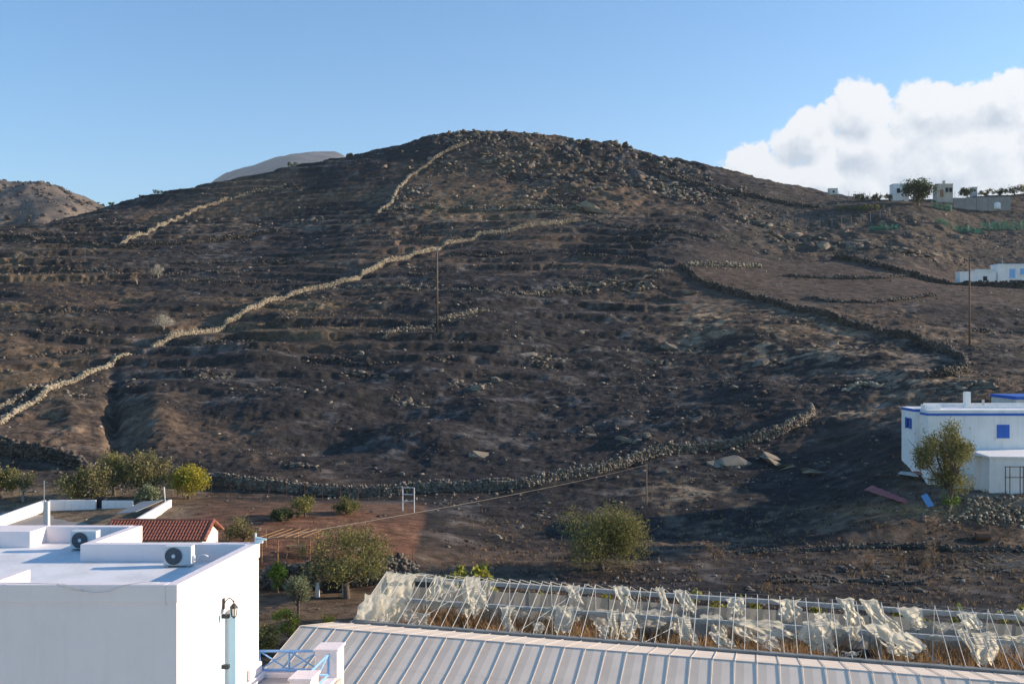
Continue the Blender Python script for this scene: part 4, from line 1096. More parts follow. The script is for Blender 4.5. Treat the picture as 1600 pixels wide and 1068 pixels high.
def ac_unit(label, x, ybase, w=.76, h=.57, dp=.30):
    d = -RZ * F / (ybase - 534); X = (x - 800) / F * d
    t = thing('ac_unit', label, 'air conditioner', (X, d, RZ), 'air conditioners on the white roof')
    b = MB(); b.box(X - w / 2, X + w / 2, d, d + dp, RZ + .05, RZ + h); b.build('casing', M['ac'], t, bevel=.018)
    cx, cz, R = X - w * .13, RZ + .05 + (h - .05) * .5, .225
    b = MB(); b.lathe([(0, -.004), (R, -.004), (R, -.012), (0, -.012)], (cx, d, cz), 32, axis='y'); b.build('fan_recess', M['acdark'], t)
    b = MB()
    for rr in np.linspace(.07, R, 7):
        pts = [(cx + rr * math.cos(a), d - .022, cz + rr * math.sin(a)) for a in np.linspace(0, 2 * math.pi, 33)]
        b.tube(pts, .0045 if rr < R else .010, 4, cap=False)
    for k in range(20):
        a = k * math.pi / 10; b.tube([(cx + .05 * math.cos(a), d - .022, cz + .05 * math.sin(a)), (cx + R * math.cos(a), d - .022, cz + R * math.sin(a))], .004, 4, cap=False)
    b.build('fan_grille', M['acdark'], t)
    b = MB(); b.lathe([(0, -.035), (.05, -.032), (.055, -.012)], (cx, d, cz), 16, axis='y'); b.build('fan_hub', M['ac'], t)
    for sx in (-.28, .28):
        b = MB(); b.box(X + sx - .04, X + sx + .04, d - .03, d + dp + .03, RZ + .003, RZ + .05); b.build('foot', M['metal_grey'], t)
    b = MB(); b.box(X + w / 2, X + w / 2 + .05, d + .06, d + .2, RZ + .12, RZ + .3); b.build('valve_cover', M['ac'], t, bevel=.01)
    b = MB(); x0 = X + w / 2 + .05
    b.tube([(x0, d + .13, RZ + .18), (x0 + .08, d + .13, RZ + .2), (x0 + .14, d + .13, RZ + .29), (x0 + .24, d + .14, RZ + .31), (x0 + .36, d + .15, RZ + .27)], .022, 6); b.build('pipe', M['metal_white'], t, True)
    return t


ac_unit('air conditioner unit on the white roof nearest the corner', 277, 886)
ac_unit('air conditioner unit further back on the left of the white roof', 130, 860)

# ------------------------------------------------------------------ neighbour's yard behind the house
def pbox(name, x0, x1, y0, y1, z0, z1, m, parent=None, bevel=0):
    b = MB(); b.box(x0, x1, y0, y1, z0, z1); return b.build(name, M[m], parent, bevel=bevel)


def skew_wall(b, p, q, th, z0, z1, mi=0):
    p, q = Vector(p), Vector(q); t = (q - p).normalized(); n = Vector((-t.y, t.x, 0)) * th
    vs = [p - n * .5, q - n * .5, q + n * .5, p + n * .5]
    z0 = z0 if isinstance(z0, tuple) else (z0, z0); z1 = z1 if isinstance(z1, tuple) else (z1, z1)
    b.add([(v.x, v.y, z0[k]) for v, k in zip(vs, (0, 1, 1, 0))] + [(v.x, v.y, z1[k]) for v, k in zip(vs, (0, 1, 1, 0))],
          [(0, 3, 2, 1), (4, 5, 6, 7), (0, 1, 5, 4), (1, 2, 6, 5), (2, 3, 7, 6), (3, 0, 4, 7)], mi)


yz = -15.35
b = MB(); b.add([at(-60, 0, 70).to_tuple()[:2] + (yz,), at(186, 0, 74).to_tuple()[:2] + (yz,), at(266, 0, 86.5).to_tuple()[:2] + (yz,), at(-60, 0, 86.5).to_tuple()[:2] + (yz,)], [(0, 1, 2, 3)])
tag(b.build('yard_floor', M['yard']), 'dusty concrete yard behind the white house', None, None, 'structure')
yd = thing('yard_wall', 'white walls round the neighbouring yard behind the roof', 'wall', at(130, 800, 87))
for (x0, d0, x1, d1, t0, t1) in [(77, 87, 150, 87, -14.3, -14.3), (160, 87, 208, 87, -14.35, -14.35), (-60, 74.5, 70, 87, -14.55, -14.3), (188, 74, 266, 86.6, -14.35, -14.2), (-60, 73.5, 188, 73.5, -14.6, -14.5)]:
    p, q = at(x0, 0, d0), at(x1, 0, d1); b = MB()
    skew_wall(b, (p.x, p.y, 0), (q.x, q.y, 0), .25, -16.2, (t0, t1)); b.build('wall_panel', M['plaster_far'], yd)
p = at(155, 0, 87.3); b = MB(); b.box(p.x - .4, p.x + .4, p.y, p.y + .8, -15.4, -14.2); b.build('barbecue_niche', M['dark'], yd)
p = at(73, 0, 79); b = MB(); b.box(p.x - .2, p.x + .2, p.y - .2, p.y + .2, -15.6, -13.1)
tag(b.build('concrete_post', M['plaster_old'], None, bevel=.03), 'square concrete post standing in the yard', 'post')
b = MB(); q = at(69, 0, 79.4); b.tube([(q.x, q.y, -15.4), (q.x, q.y, -11.45)], .035, 6); b.tube([(q.x - .25, q.y, -11.7), (q.x + .3, q.y, -11.6)], .02, 5); b.tube([(q.x + .05, q.y, -11.9), (q.x + .35, q.y, -11.85)], .02, 5)
tag(b.build('antenna_mast', M['metal_grey']), 'thin metal mast beside the concrete post', 'mast')
b = MB(); q = at(258, 0, 85.5); b.tube([(q.x, q.y, -14.3), (q.x - .1, q.y, -12.9)], .06, 6)
tag(b.build('vent_pipe', M['metal_white'], None, True), 'short white pipe on the end of the yard wall', 'pipe')
b = MB(); p, q = at(205, 0, 80), at(250, 0, 85)
b.add([(p.x - 1.2, p.y, -14.25), (p.x + .4, p.y, -14.1), (q.x + .3, q.y, -13.95), (q.x - 1.6, q.y, -14.1), (p.x - 1.2, p.y, -14.3), (p.x + .4, p.y, -14.15), (q.x + .3, q.y, -14.0), (q.x - 1.6, q.y, -14.15)],
      [(0, 1, 2, 3), (7, 6, 5, 4), (0, 4, 5, 1), (1, 5, 6, 2), (2, 6, 7, 3), (3, 7, 4, 0)])
tag(b.build('sheet_roofing', M['metal_grey']), 'loose metal sheet leaning along the yard wall', 'metal sheet')

# ------------------------------------------------------------------ tiled hut
hut = thing('tiled_hut', 'small white hut with terracotta tiled roof behind the house', 'hut', (-24, 66, -16))
hx0, hx1, hy0, hy1, ze, zr = -27.5, -20.5, 64.0, 68.0, -13.25, -12.30
b = MB()
g = [(hy0 + .25, -16.4), (hy1 - .25, -16.4), (hy1 - .25, ze - .08), (66, zr - .14), (hy0 + .25, ze - .08)]
for xx in (hx0 + .15, hx1 - .25): b.add([(xx, y, z) for y, z in g], [(0, 1, 2, 3, 4)])
b.add([(hx0 + .15, y, z) for y, z in g] + [(hx1 - .25, y, z) for y, z in g], [(0, 4, 9, 5), (1, 6, 7, 2)])
b.build('wall', M['plaster_old'], hut)
roof = MB(); roof.add([(hx0, hy0, ze), (hx1, hy0, ze), (hx1, 66, zr), (hx0, 66, zr), (hx0, hy1, ze), (hx1, hy1, ze)], [(0, 1, 2, 3), (3, 2, 5, 4)])
rf = roof.build('roof', M['tile'], hut)
cols = int((hx1 - hx0) / .21)
tm = MB()
tm.tube([(0, 0, 0), (0, -.36, 0)], [.075, .095], 8)
tme = bpy.data.meshes.new('roof_tile'); tme.from_pydata(tm.v, [], tm.f); tme.materials.append(M['tile'])
ang = math.atan2(zr - ze, 2.0)
V, Fq = [], []
base_v = np.array(tm.v); quads = [f for f in tm.f if len(f) == 4]
cnt = 0; random.seed(3)
for side in (0, 1):
    for cix in range(cols + 1):
        for k in range(6):
            x = hx0 + .1 + cix * .21; s_ = (k + .0) / 6 * 2.0
            y = 66 - s_ if side == 0 else 66 + s_; z = zr + .04 - s_ * (zr - ze) / 2.0 - k * .004
            if side == 0 and cnt < 300 and True:
                o = bpy.data.objects.new('roof_tile', tme); COL.objects.link(o); o.parent = hut; o.matrix_parent_inverse = mat_inv(hut)
                o.location = (x + random.uniform(-.012, .012), y, z); o.rotation_euler = (ang, 0, random.uniform(-.03, .03)); cnt += 1
            elif side == 1:
                bb = base_v.copy(); bb[:, 1] *= -1
                bb[:, 2] += -np.abs(bb[:, 1]) * math.tan(ang); V.append(bb + np.array([x, y, z])); Fq.append(np.array(quads) + len(base_v) * (len(V) - 1))
tag(np_mesh('rear_tiles', np.concatenate(V), np.concatenate(Fq), M['tile'], hut), kind='stuff')
b = MB()
for k in range(16):
    x = hx0 + (hx1 - hx0) * k / 16; b.tube([(x, 66, zr + .06), (x + .5, 66, zr + .07)], [.12, .10], 8)
b.build('ridge_cap', M['tile'], hut)
for sgn, yy in ((-1, hy0), (1, hy1)):
    b = MB()
    for k in range(6):
        a_, c_ = k / 6, (k + 1) / 6 + .02; P0_ = Vector((hx1 - .02, 66 + (yy - 66) * a_, zr + .06 - (zr - ze) * a_)); P1_ = Vector((hx1 - .02, 66 + (yy - 66) * c_, zr + .06 - (zr - ze) * c_)); b.tube([P0_, P1_], [.085, .105], 8)
    b.build('verge_tiles', M['tile'], hut)
for k in range(8):
    x = hx0 + .5 + k * .85
    b = MB(); b.tube([(x, hy0 + .2, ze - .12), (x - .55, hy0 - 1.6, ze - .95)], .07, 4); b.build('pergola_beam', M['wood_beam'], hut)
b = MB(); b.box(hx1 - .246, hx1 - .22, 66.9, 67.4, -15.6, -14.0); b.build('door', M['wood_beam'], hut)

# ------------------------------------------------------------------ garden: frames, fences, retaining wall
def rod(b, p, q, r): b.tube([p, q], r, 5)


gx = lambda x, d: (x - 800) / F * d
t = thing('climbing_ladder', 'white ladder like steel frame at the back of the red garden', 'frame', (gx(638, 86), 86, Hs(gx(638, 86), 86)))
zb = Hs(gx(638, 86), 86)
for x in (629, 647):
    b = MB(); rod(b, (gx(x, 86), 86, zb - .2), (gx(x, 86), 86, zb + 2.15), .055); b.build('post', M['metal_white'], t)
for zz in (2.15, 1.55, .95):
    b = MB(); rod(b, (gx(629, 86), 86, zb + zz), (gx(647, 86), 86, zb + zz), .04); b.build('rung', M['metal_white'], t)

t = thing('pergola_frame', 'ochre steel pergola frame on the red earth beside the white house', 'pergola', (gx(450, 70.5), 70.5, Hs(gx(450, 70.5), 70.5)))
zg = Hs(gx(450, 70.5), 70.5); zt = zg + 1.6
for x, d in ((409, 68.9), (434, 68.9), (484, 68.9), (415, 71.9), (466, 71.9), (497, 71.9)):
    b = MB(); rod(b, (gx(x, d), d, zg - .3), (gx(x, d), d, zt), .05); b.build('post', M['yellow'], t)
for k in range(6):
    x0 = gx(406 + k * 13.4, 68.9)
    b = MB(); rod(b, (x0, 68.8, zt + .04), (x0 + 1.0, 72.0, zt + .04), .03); b.build('rafter', M['straw'] if False else M['yellow'], t)
for d in (68.9, 71.9):
    b = MB(); rod(b, (gx(406, 68.9) + (1 if d > 70 else 0), d, zt - .04), (gx(486, 68.9) + (1 if d > 70 else 0), d, zt - .04), .04); b.build('beam', M['yellow'], t)
t = thing('picnic_table', 'small ochre picnic table under the pergola frame', 'table', (gx(462, 70.3), 70.3, zg))
cx = gx(462, 70.3); cy = 70.3
b = MB(); b.box(cx - .7, cx + .7, cy - .35, cy + .35, zg + .70, zg + .75); b.build('table_top', M['yellow'], t)
for s_ in (-1, 1):
    b = MB(); b.box(cx - .7, cx + .7, cy + s_ * .6 - .12, cy + s_ * .6 + .12, zg + .42, zg + .46); b.build('bench', M['yellow'], t)
    b = MB(); rod(b, (cx + s_ * .55, cy - .6, zg - .1), (cx + s_ * .55, cy + .3, zg + .7), .04); rod(b, (cx + s_ * .55, cy + .6, zg - .1), (cx + s_ * .55, cy - .3, zg + .7), .04); b.build('leg', M['yellow'], t)


def fence(label, pts, h, step=1.35, wires=4, m='rust', rpost=.018):
    pts = resample([Vector(p) for p in pts], step)
    t = thing('wire_fence', label, 'fence', pts[0])
    for p in pts:
        b = MB(); z = Hs(p.x, p.y); rod(b, (p.x, p.y, z - .2), (p.x, p.y, z + h), rpost); b.build('post', M[m], t)
    for k in range(wires):
        zz = h * (k + 1) / wires - .06
        b = MB(); b.tube([(p.x, p.y, Hs(p.x, p.y) + zz) for p in pts], .006, 3, cap=False); b.build('wire', M[m], t)
    return t


fence('wire fence on thin posts along the back of the red garden', [(gx(300, 89), 89, 0), (gx(420, 90), 90, 0), (gx(560, 90), 90, 0), (gx(625, 89), 89, 0)], 1.6, 1.6)
fence('wire fence on thin posts down the left of the red garden', [(gx(268, 87), 87, 0), (gx(296, 89), 89, 0)], 1.6, .9)
fence('wire fence on thin posts above the garden retaining wall', [(gx(405, 68.6), 68.6, 0), (gx(520, 68.8), 68.8, 0), (gx(645, 69.5), 69.5, 0)], 1.5, 1.1)
dry_wall('grey stone retaining wall below the red garden', None, 1.75, 'stone_mid', .26, .15, .5, ruin=.08, seed=200, group='garden stone walls', rubble=.2,
         world=[Vector((gx(395, 67.2), 67.2, 0)), Vector((gx(450, 67.3), 67.3, 0)), Vector((gx(520, 67.4), 67.4, 0)), Vector((gx(600, 68), 68, 0)), Vector((gx(650, 69), 69, 0))])
# dark shelter with pale pillar under the big tree
t = thing('garden_shelter', 'low dark shelter with pale pillar under the large loose tree', 'shelter', (gx(515, 65.6), 65.6, -17.3))
p = Vector((gx(515, 65.6), 65.6, -17.3))
b = MB(); b.box(p.x - .9, p.x + 1.2, p.y - .5, p.y + .8, p.z + 1.05, p.z + 1.13); b.build('roof', M['rust'], t)
for s_ in (-.75, 1.05):
    b = MB(); b.box(p.x + s_ - .12, p.x + s_ + .12, p.y - .45, p.y - .2, p.z - .1, p.z + 1.05); b.build('pillar', M['plaster_old'], t)
b = MB(); b.box(p.x - .6, p.x + .9, p.y + .6, p.y + .7, p.z - .1, p.z + 1.05); b.build('back_panel', M['dark'], t)

# ------------------------------------------------------------------ greenhouses
GU = Vector((.245, .970, 0)).normalized(); GV = Vector((GU.y, -GU.x, 0))
G0 = Vector((6.38, 47.85, 0))


def G(s, u, z):
    p = G0 + GV * s + GU * u
    return Vector((p.x, p.y, z))


ZG, ZE, ZR, WID = -17.3, -15.0, -13.43, 9.6
SL, SR = -15.4, 22.0

# intact greenhouse in front
gh = thing('greenhouse', 'long intact greenhouse with grey sheeted roof in the foreground', 'greenhouse', G(3, -4.6, ZG))
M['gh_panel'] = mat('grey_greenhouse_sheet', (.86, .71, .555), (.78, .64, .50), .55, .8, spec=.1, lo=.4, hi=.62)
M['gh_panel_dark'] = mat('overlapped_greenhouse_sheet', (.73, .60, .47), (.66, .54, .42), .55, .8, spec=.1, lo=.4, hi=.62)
M['gh_rib'] = mat('pale_roof_rib', (.66, .61, .55), (.52, .48, .43), 5, .5)
IW, IZR, IZE = 4.6, -14.02, -15.08
pitch = .95
def mk_panel(name, quads):
    b = MB()
    for k, q in enumerate(quads): b.add(q, [(0, 1, 2, 3)], k)
    return b
i = 0
s0 = SL - .8
while s0 < SR + 1:
    sm = s0 + pitch * .42; s1 = s0 + pitch
    z1, z2 = IZR, IZE
    def row(sa, sb, u0, u1, za, zb_): return [tuple(G(sa, u0, za)), tuple(G(sb, u0, za)), tuple(G(sb, u1, zb_)), tuple(G(sa, u1, zb_))]
    # front slope in two sheets with a lap joint across
    um = -IW - 2.75; zm = z1 + (z2 - .12 - z1) * (2.75 / IW)
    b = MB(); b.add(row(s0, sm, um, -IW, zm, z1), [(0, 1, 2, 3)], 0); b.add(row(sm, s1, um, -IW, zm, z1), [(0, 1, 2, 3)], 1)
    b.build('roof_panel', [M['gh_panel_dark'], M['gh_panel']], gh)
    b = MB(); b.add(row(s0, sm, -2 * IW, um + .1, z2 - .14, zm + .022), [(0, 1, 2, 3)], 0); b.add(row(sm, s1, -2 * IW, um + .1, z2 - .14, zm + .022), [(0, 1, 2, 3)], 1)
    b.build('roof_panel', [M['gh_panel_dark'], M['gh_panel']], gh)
    b = MB(); b.add(row(s0, s1, -IW, -.12, z1, z2), [(0, 1, 2, 3)], 0); b.build('rear_roof_panel', M['gh_panel'], gh)
    b = MB(); b.tube([G(s0, -2 * IW, z2 - .14 + .03), G(s0, -IW, z1 + .03), G(s0, -.12, z2 + .03)], .016, 4); b.build('roof_rib', M['gh_rib'], gh)
    s0 = s1; i += 1
SEND = s0
b = MB(); b.tube([G(SL - .8, -IW, IZR + .012), G(SEND, -IW, IZR + .012)], .03, 5); b.build('ridge', M['gh_rib'], gh)
for u_, z_ in ((-2 * IW, IZE - .2), (-.15, IZE - .06)):
    b = MB(); b.tube([G(SL - .8, u_, z_), G(SEND, u_, z_)], .07, 4); b.build('gutter', M['metal_grey'], gh)
b = MB(); b.add([G(SL - .8, -2 * IW, ZG), G(SL - .8, -.1, ZG), G(SL - .8, -.1, IZE), G(SL - .8, -IW, IZR), G(SL - .8, -2 * IW, IZE - .12)], [(0, 1, 2, 3, 4)]); b.build('end_wall', M['film_wall'], gh)
b = MB(); b.add([G(SL - .8, -2 * IW, ZG), G(SEND, -2 * IW, ZG), G(SEND, -2 * IW, IZE - .2), G(SL - .8, -2 * IW, IZE - .2)], [(0, 1, 2, 3)]); b.build('front_wall', M['film_wall'], gh)

# ruined greenhouse behind
rgh = thing('ruined_greenhouse', 'wrecked greenhouse frame with torn plastic behind the intact one', 'greenhouse', G(3, 4.8, ZG))
M['frame_pale'] = mat('weathered_frame_paint', (.58, .57, .52), (.44, .43, .38), 3, .6)
M['gutter_old'] = mat('dull_old_gutter', (.30, .30, .27), (.20, .20, .175), 1.5, .7)
ri = np.random.default_rng(44)
MID = WID * .5


def seg_part(name, m, pts, r, n=4):
    b = MB(); b.tube(pts, r, n); return b.build(name, M[m], rgh)


def beam(name, m, u, z, w, h, dv=0):
    """a long box section gutter"""
    b = MB()
    ps = [G(SL + dv, u - w / 2, z), G(SR, u - w / 2, z), G(SR, u + w / 2, z), G(SL + dv, u + w / 2, z)]
    b.add([tuple(p) for p in ps] + [tuple(p + Vector((0, 0, h))) for p in ps], [(0, 3, 2, 1), (4, 5, 6, 7), (0, 1, 5, 4), (1, 2, 6, 5), (2, 3, 7, 6), (3, 0, 4, 7)])
    return b.build(name, M[m], rgh)


beam('front_gutter', 'gutter_old', 0, ZE - .10, .30, .16)
beam('middle_beam', 'frame_pale', MID, ZE - .12, .16, .20, 1.0)
beam('rear_gutter', 'frame_pale', WID, ZE - .14, .2, .24)
s0 = SL; k = 0
while s0 < SR:
    lean = ri.normal(0, .05)
    if ri.random() < .93:
        seg_part('rafter', 'frame_pale', [G(s0, .05, ZE + .06), G(s0 + lean, MID, ZR)], .017)
    if ri.random() < .85:
        seg_part('rear_rafter', 'frame_pale', [G(s0 + lean, MID, ZR), G(s0, WID - .05, ZE + .08)], .014)
    if k % 4 == 0:
        for u in (0, MID, WID):
            seg_part('post', 'gutter_old' if u != MID else 'frame_pale', [G(s0, u, ZG - .2), G(s0, u, ZE)], .035, 5)
        seg_part('king_post', 'frame_pale', [G(s0, MID, ZE), G(s0 + lean, MID, ZR)], .022)
    s0 += .62; k += 1
seg_part('ridge_wire', 'gutter_old', [G(SL, MID, ZR), G(SR, MID, ZR)], .012, 4)
for u, f in ((MID * .5, .5), (MID * 1.5, .5)):
    seg_part('purlin_wire', 'gutter_old', [G(SL, u, ZE + (ZR - ZE) * f), G(SR, u, ZE + (ZR - ZE) * f)], .008, 3)
for (sa, ua, za, sb, ub, zb_) in [(SL + 3.2, 0, ZE, SL + 6.2, MID, ZR), (SL + 9, .0, ZE, SL + 12, MID, ZR), (SL + 9, 0, ZG + .4, SL + 12.2, 0, ZE), (SL + 17.5, MID, ZE, SL + 15.5, 0, ZE), (SL + 33, 0, ZE, SL + 31, MID, ZR), (SL + 2, MID, ZE, SL + 4.5, WID, ZE), (SL + 29.5, 0, ZE, SL + 28.2, MID, ZE)]:
    seg_part('brace', 'frame_pale', [G(sa, ua, za), G(sb, ub, zb_)], .018)
s0 = SL + .02; k = 0
while s0 < SR - .1:                                            # rear wall of dusty film, one bay after another
    s1 = min(s0 + 2.46, SR)
    b = MB(); n = 6; zt = ZE - .38 - .12 * ri.random(); zbt = ZG - .05
    vs = []
    for j in range(n + 1):
        ss = s0 + (s1 - s0) * j / n; w_ = .05 * math.sin(j * 2.1 + k)
        vs += [G(ss, WID - .02 + w_, zbt), G(ss, WID - .02 - w_, zt - .05 * ri.random())]
    b.add(vs, [(2 * j, 2 * j + 2, 2 * j + 3, 2 * j + 1) for j in range(n)]); b.build('rear_wall_sheet', M['film_wall'], rgh)
    s0 = s1 + .02; k += 1


def sheet(pts_top, pts_bot, amp, m, seed, name='torn_sheet', tear=.25, nu=18, nv=22, blow=None, taper=None):
    """wrinkled film between an upper and a lower edge (lists of points), ragged at the bottom"""
    rs = np.random.default_rng(seed)
    a0, a1 = [Vector(p) for p in pts_top]; b0, b1 = [Vector(p) for p in pts_bot]
    nu = max(8, nu); V = []; off = rs.uniform(0, 90)
    U, W = np.meshgrid(np.linspace(0, 1, nu + 1), np.linspace(0, 1, nv + 1))
    rag = 1 - tear * (.5 + .5 * fbm(U * 7 + off, U * 0 + 1.3, 4, seed, .7)) - .12 * tear * np.abs(U - .5)
    Wr = W * rag
    tp = rs.uniform(.0, .45)                                          # film gathers into a tail on its way down
    wob = fbm(W * 2.2 + off, W * 0 + 3.1, 3, seed + 7)
    Uc = .5 + (U - .5) * (1 - tp * W) * (1 + .45 * fbm(W * 3 + off, W * 0 + 7.7, 2, seed + 8)) + .35 * wob * W
    A = np.array(a0)[None, None] * (1 - Uc[..., None]) + np.array(a1)[None, None] * Uc[..., None]
    B = np.array(b0)[None, None] * (1 - Uc[..., None]) + np.array(b1)[None, None] * Uc[..., None]
    A[..., 2] -= .10 * np.abs(np.sin(U * rs.uniform(4, 9) + off))      # caught here and there, sagging between
    P = A * (1 - Wr[..., None]) + B * Wr[..., None]
    length = float(np.linalg.norm(B - A, axis=-1).mean())
    fold = np.sin(U * rs.uniform(9, 16) + 2.2 * fbm(U * 2 + off, W * 2.0, 3, seed + 1) * 2 + off) * (.25 + W)
    nz = fbm(U * 4 + off, W * 5 + off, 4, seed + 2)
    P = P + np.array(GU)[None, None] * (amp * (fold * .55 + nz * 1.1) * np.minimum(1, W * 5))[..., None]
    P = P + np.array(GV)[None, None] * (amp * .9 * fbm(U * 3 + off + 9, W * 4, 3, seed + 3) * W)[..., None]
    P[..., 2] += amp * .5 * nz * W - .10 * length * np.sin(W * math.pi) * .6
    idx = np.arange((nu + 1) * (nv + 1)).reshape(nv + 1, nu + 1)
    Fq = np.stack([idx[:-1, :-1], idx[:-1, 1:], idx[1:, 1:], idx[1:, :-1]], -1).reshape(-1, 4)
    keep = np.ones(len(Fq), bool)
    hole = fbm(U * 6 + off + 30, W * 6, 3, seed + 4)[:-1, :-1].ravel()
    keep &= ~((hole > .52) & (W[:-1, :-1].ravel() > .3))
    return np_mesh(name, P.reshape(-1, 3), Fq[keep], M[m], rgh, smooth=True)


def s_of_px(px, u, z=None):
    """position along the greenhouse whose sight line at offset u has photo column px"""
    k = (px - 800) / F
    bx, by = G0.x + GU.x * u, G0.y + GU.y * u
    return (k * by - bx) / (GV.x - k * GV.y)


def hang(x0, x1, ytop, xb0, xb1, ybot, u, m='film', amp=.16, seed=0, tear=.36):
    """torn film whose upper edge is caught at offset u (ridge, beam ...) and whose lower edge is blown aside"""
    g_ = .22 * (x1 - x0) + 1; h_ = .25 * (xb1 - xb0) + 1                     # film bunches out a little past its catch
    sa, sb, sc, sd = (s_of_px(x, u) for x in (x0 - g_, x1 + g_, xb0 - h_, xb1 + h_))
    ybot = ybot + .12 * (ybot - ytop)
    def pt(s, y, du=0): q = G(s, u + du, 0); return Vector((q.x, q.y, (534 - y) / F * q.y))
    return sheet([pt(sa, ytop), pt(sb, ytop)], [pt(sc, ybot, -.25), pt(sd, ybot, -.25)], amp, m, seed, tear=tear)


HANG = [  # x0 x1 ytop  xb0 xb1 ybot  u  film
    (612, 646, 895, 588, 632, 962, MID, 'film', .14), (618, 662, 894, 640, 668, 905, MID + .6, 'film', .12), (574, 602, 926, 552, 584, 974, .6, 'film', .12), (596, 612, 930, 578, 592, 974, .5, 'film_thin', .1),
    (604, 632, 932, 600, 626, 972, MID * .7, 'film', .14), (682, 692, 898, 664, 684, 940, MID, 'film', .10), (698, 712, 905, 690, 706, 936, MID, 'film_thin', .12), (730, 748, 898, 716, 738, 966, MID, 'film', .13),
    (742, 752, 915, 738, 758, 958, MID * .8, 'film', .14), (640, 662, 955, 642, 672, 978, 1.2, 'film_thin', .2), (800, 822, 945, 806, 824, 962, MID, 'film_thin', .15), (786, 800, 945, 790, 800, 988, 2.0, 'film', .12),
    (836, 846, 970, 832, 850, 990, 1.5, 'film', .15), (874, 890, 944, 870, 892, 992, MID * .7, 'film', .13), (886, 900, 912, 904, 914, 946, MID, 'film', .10), (888, 905, 945, 898, 908, 972, MID, 'film_thin', .12),
    (922, 952, 950, 934, 946, 982, MID, 'film_thin', .14), (936, 948, 975, 942, 952, 998, 1.6, 'film', .12), (953, 962, 950, 960, 972, 1000, MID * .6, 'film', .12), (962, 976, 913, 984, 996, 952, MID, 'film', .12), (976, 986, 955, 974, 996, 1002, 1.8, 'film', .16),
    (996, 1032, 950, 1000, 1022, 982, MID, 'film_thin', .18), (1025, 1034, 915, 1042, 1052, 954, MID, 'film', .11), (1048, 1056, 957, 1056, 1064, 990, MID, 'film', .1), (1062, 1074, 960, 1070, 1090, 1006, MID * .5, 'film', .15),
    (1056, 1066, 919, 1080, 1098, 956, MID, 'film', .13), (1100, 1118, 958, 1136, 1142, 1000, MID, 'film', .13), (1112, 1124, 985, 1136, 1162, 1012, 1.2, 'film', .16), (1140, 1156, 932, 1150, 1164, 962, MID, 'film', .12),
    (1142, 1162, 962, 1174, 1186, 1004, MID, 'film', .13), (1160, 1200, 966, 1216, 1250, 1000, MID * .8, 'film', .15), (1214, 1242, 934, 1226, 1248, 966, MID + .3, 'film', .15), (1256, 1290, 968, 1276, 1296, 1020, MID * .7, 'film', .2),
    (1272, 1296, 955, 1284, 1322, 996, MID, 'film', .16), (1311, 1330, 932, 1318, 1356, 978, MID, 'film', .17), (1322, 1336, 975, 1334, 1346, 1002, MID * .7, 'film', .14), (1347, 1366, 934, 1392, 1416, 994, MID, 'film', .17), (1350, 1384, 972, 1402, 1440, 1028, MID * .5, 'film', .2),
    (1405, 1432, 946, 1434, 1450, 984, MID + .2, 'film', .14), (1396, 1412, 985, 1412, 1452, 1018, 1.5, 'film', .12), (1500, 1520, 955, 1524, 1540, 988, MID, 'film', .14), (1496, 1506, 980, 1532, 1544, 1038, MID * .6, 'film', .13), (1524, 1548, 985, 1530, 1560, 1042, MID * .6, 'film', .2),
    (1560, 1600, 990, 1580, 1600, 1004, MID, 'film', .14), (1588, 1600, 950, 1600, 1612, 975, MID, 'film', .12), (1322, 1340, 1015, 1324, 1340, 1024, .8, 'film', .1), (1188, 1206, 990, 1196, 1220, 1016, 1.0, 'film_thin', .2), (1470, 1494, 972, 1470, 1490, 985, MID, 'film_thin', .15),
    (758, 770, 905, 752, 766, 935, WID * .8, 'film_thin', .12), (850, 872, 945, 846, 868, 968, MID, 'film_thin', .15),
]
for i, (x0, x1, yt, xb0, xb1, yb, u, m_, am) in enumerate(HANG):
    hang(x0, x1, yt, xb0, xb1, yb, u, m_, am, 500 + i)
# remnants wound round the middle beam and the rear gutter
for i in range(26):
    s_ = ri.uniform(SL + 1, SR - 2); u = MID if i % 3 else WID; L_ = ri.uniform(.5, 1.8)
    sheet([G(s_, u - .12, ZE + .12), G(s_ + L_, u - .12, ZE + .12)], [G(s_ + .1, u - .2, ZE - .12 - .25 * ri.random()), G(s_ + L_ + .1, u - .2, ZE - .12 - .3 * ri.random())], .06, 'film' if i % 2 else 'film_thin', 700 + i, nv=6, tear=.5, name='film_remnant')
# end gable with film
b = MB(); b.add([G(SL, 0, ZG), G(SL, WID, ZG), G(SL, WID, ZE), G(SL, MID, ZR), G(SL, 0, ZE)], [(0, 1, 2, 3, 4)]); b.build('end_gable_sheet', M['film_thin'], rgh)

# weeds in the ruin
rg = np.random.default_rng(61); n = 5200
ss = rg.uniform(SL + .3, SR, n); uu = rg.uniform(.3, WID - .3, n)
den = fbm(ss / 2.2, uu / 1.6, 3, 9); kk = rg.random(n) < sstep(-.55, .2, den) ; ss, uu, den = ss[kk], uu[kk], den[kk]
P = np.array([G(a_, b_, ZG) for a_, b_ in zip(ss, uu)])
zz = np.array(H(P[:, 0], P[:, 1]))
tufts('dry_weeds', 'rusty brown dry weeds filling the ruined greenhouse', P[:, 0], P[:, 1], zz, rg, (.7 + .65 * rg.random(len(ss))) * (.8 + .5 * np.clip(den, -.5, 1)), .03 * np.ones((len(ss), 1)), M['straw_orange'], 9, 'weeds')
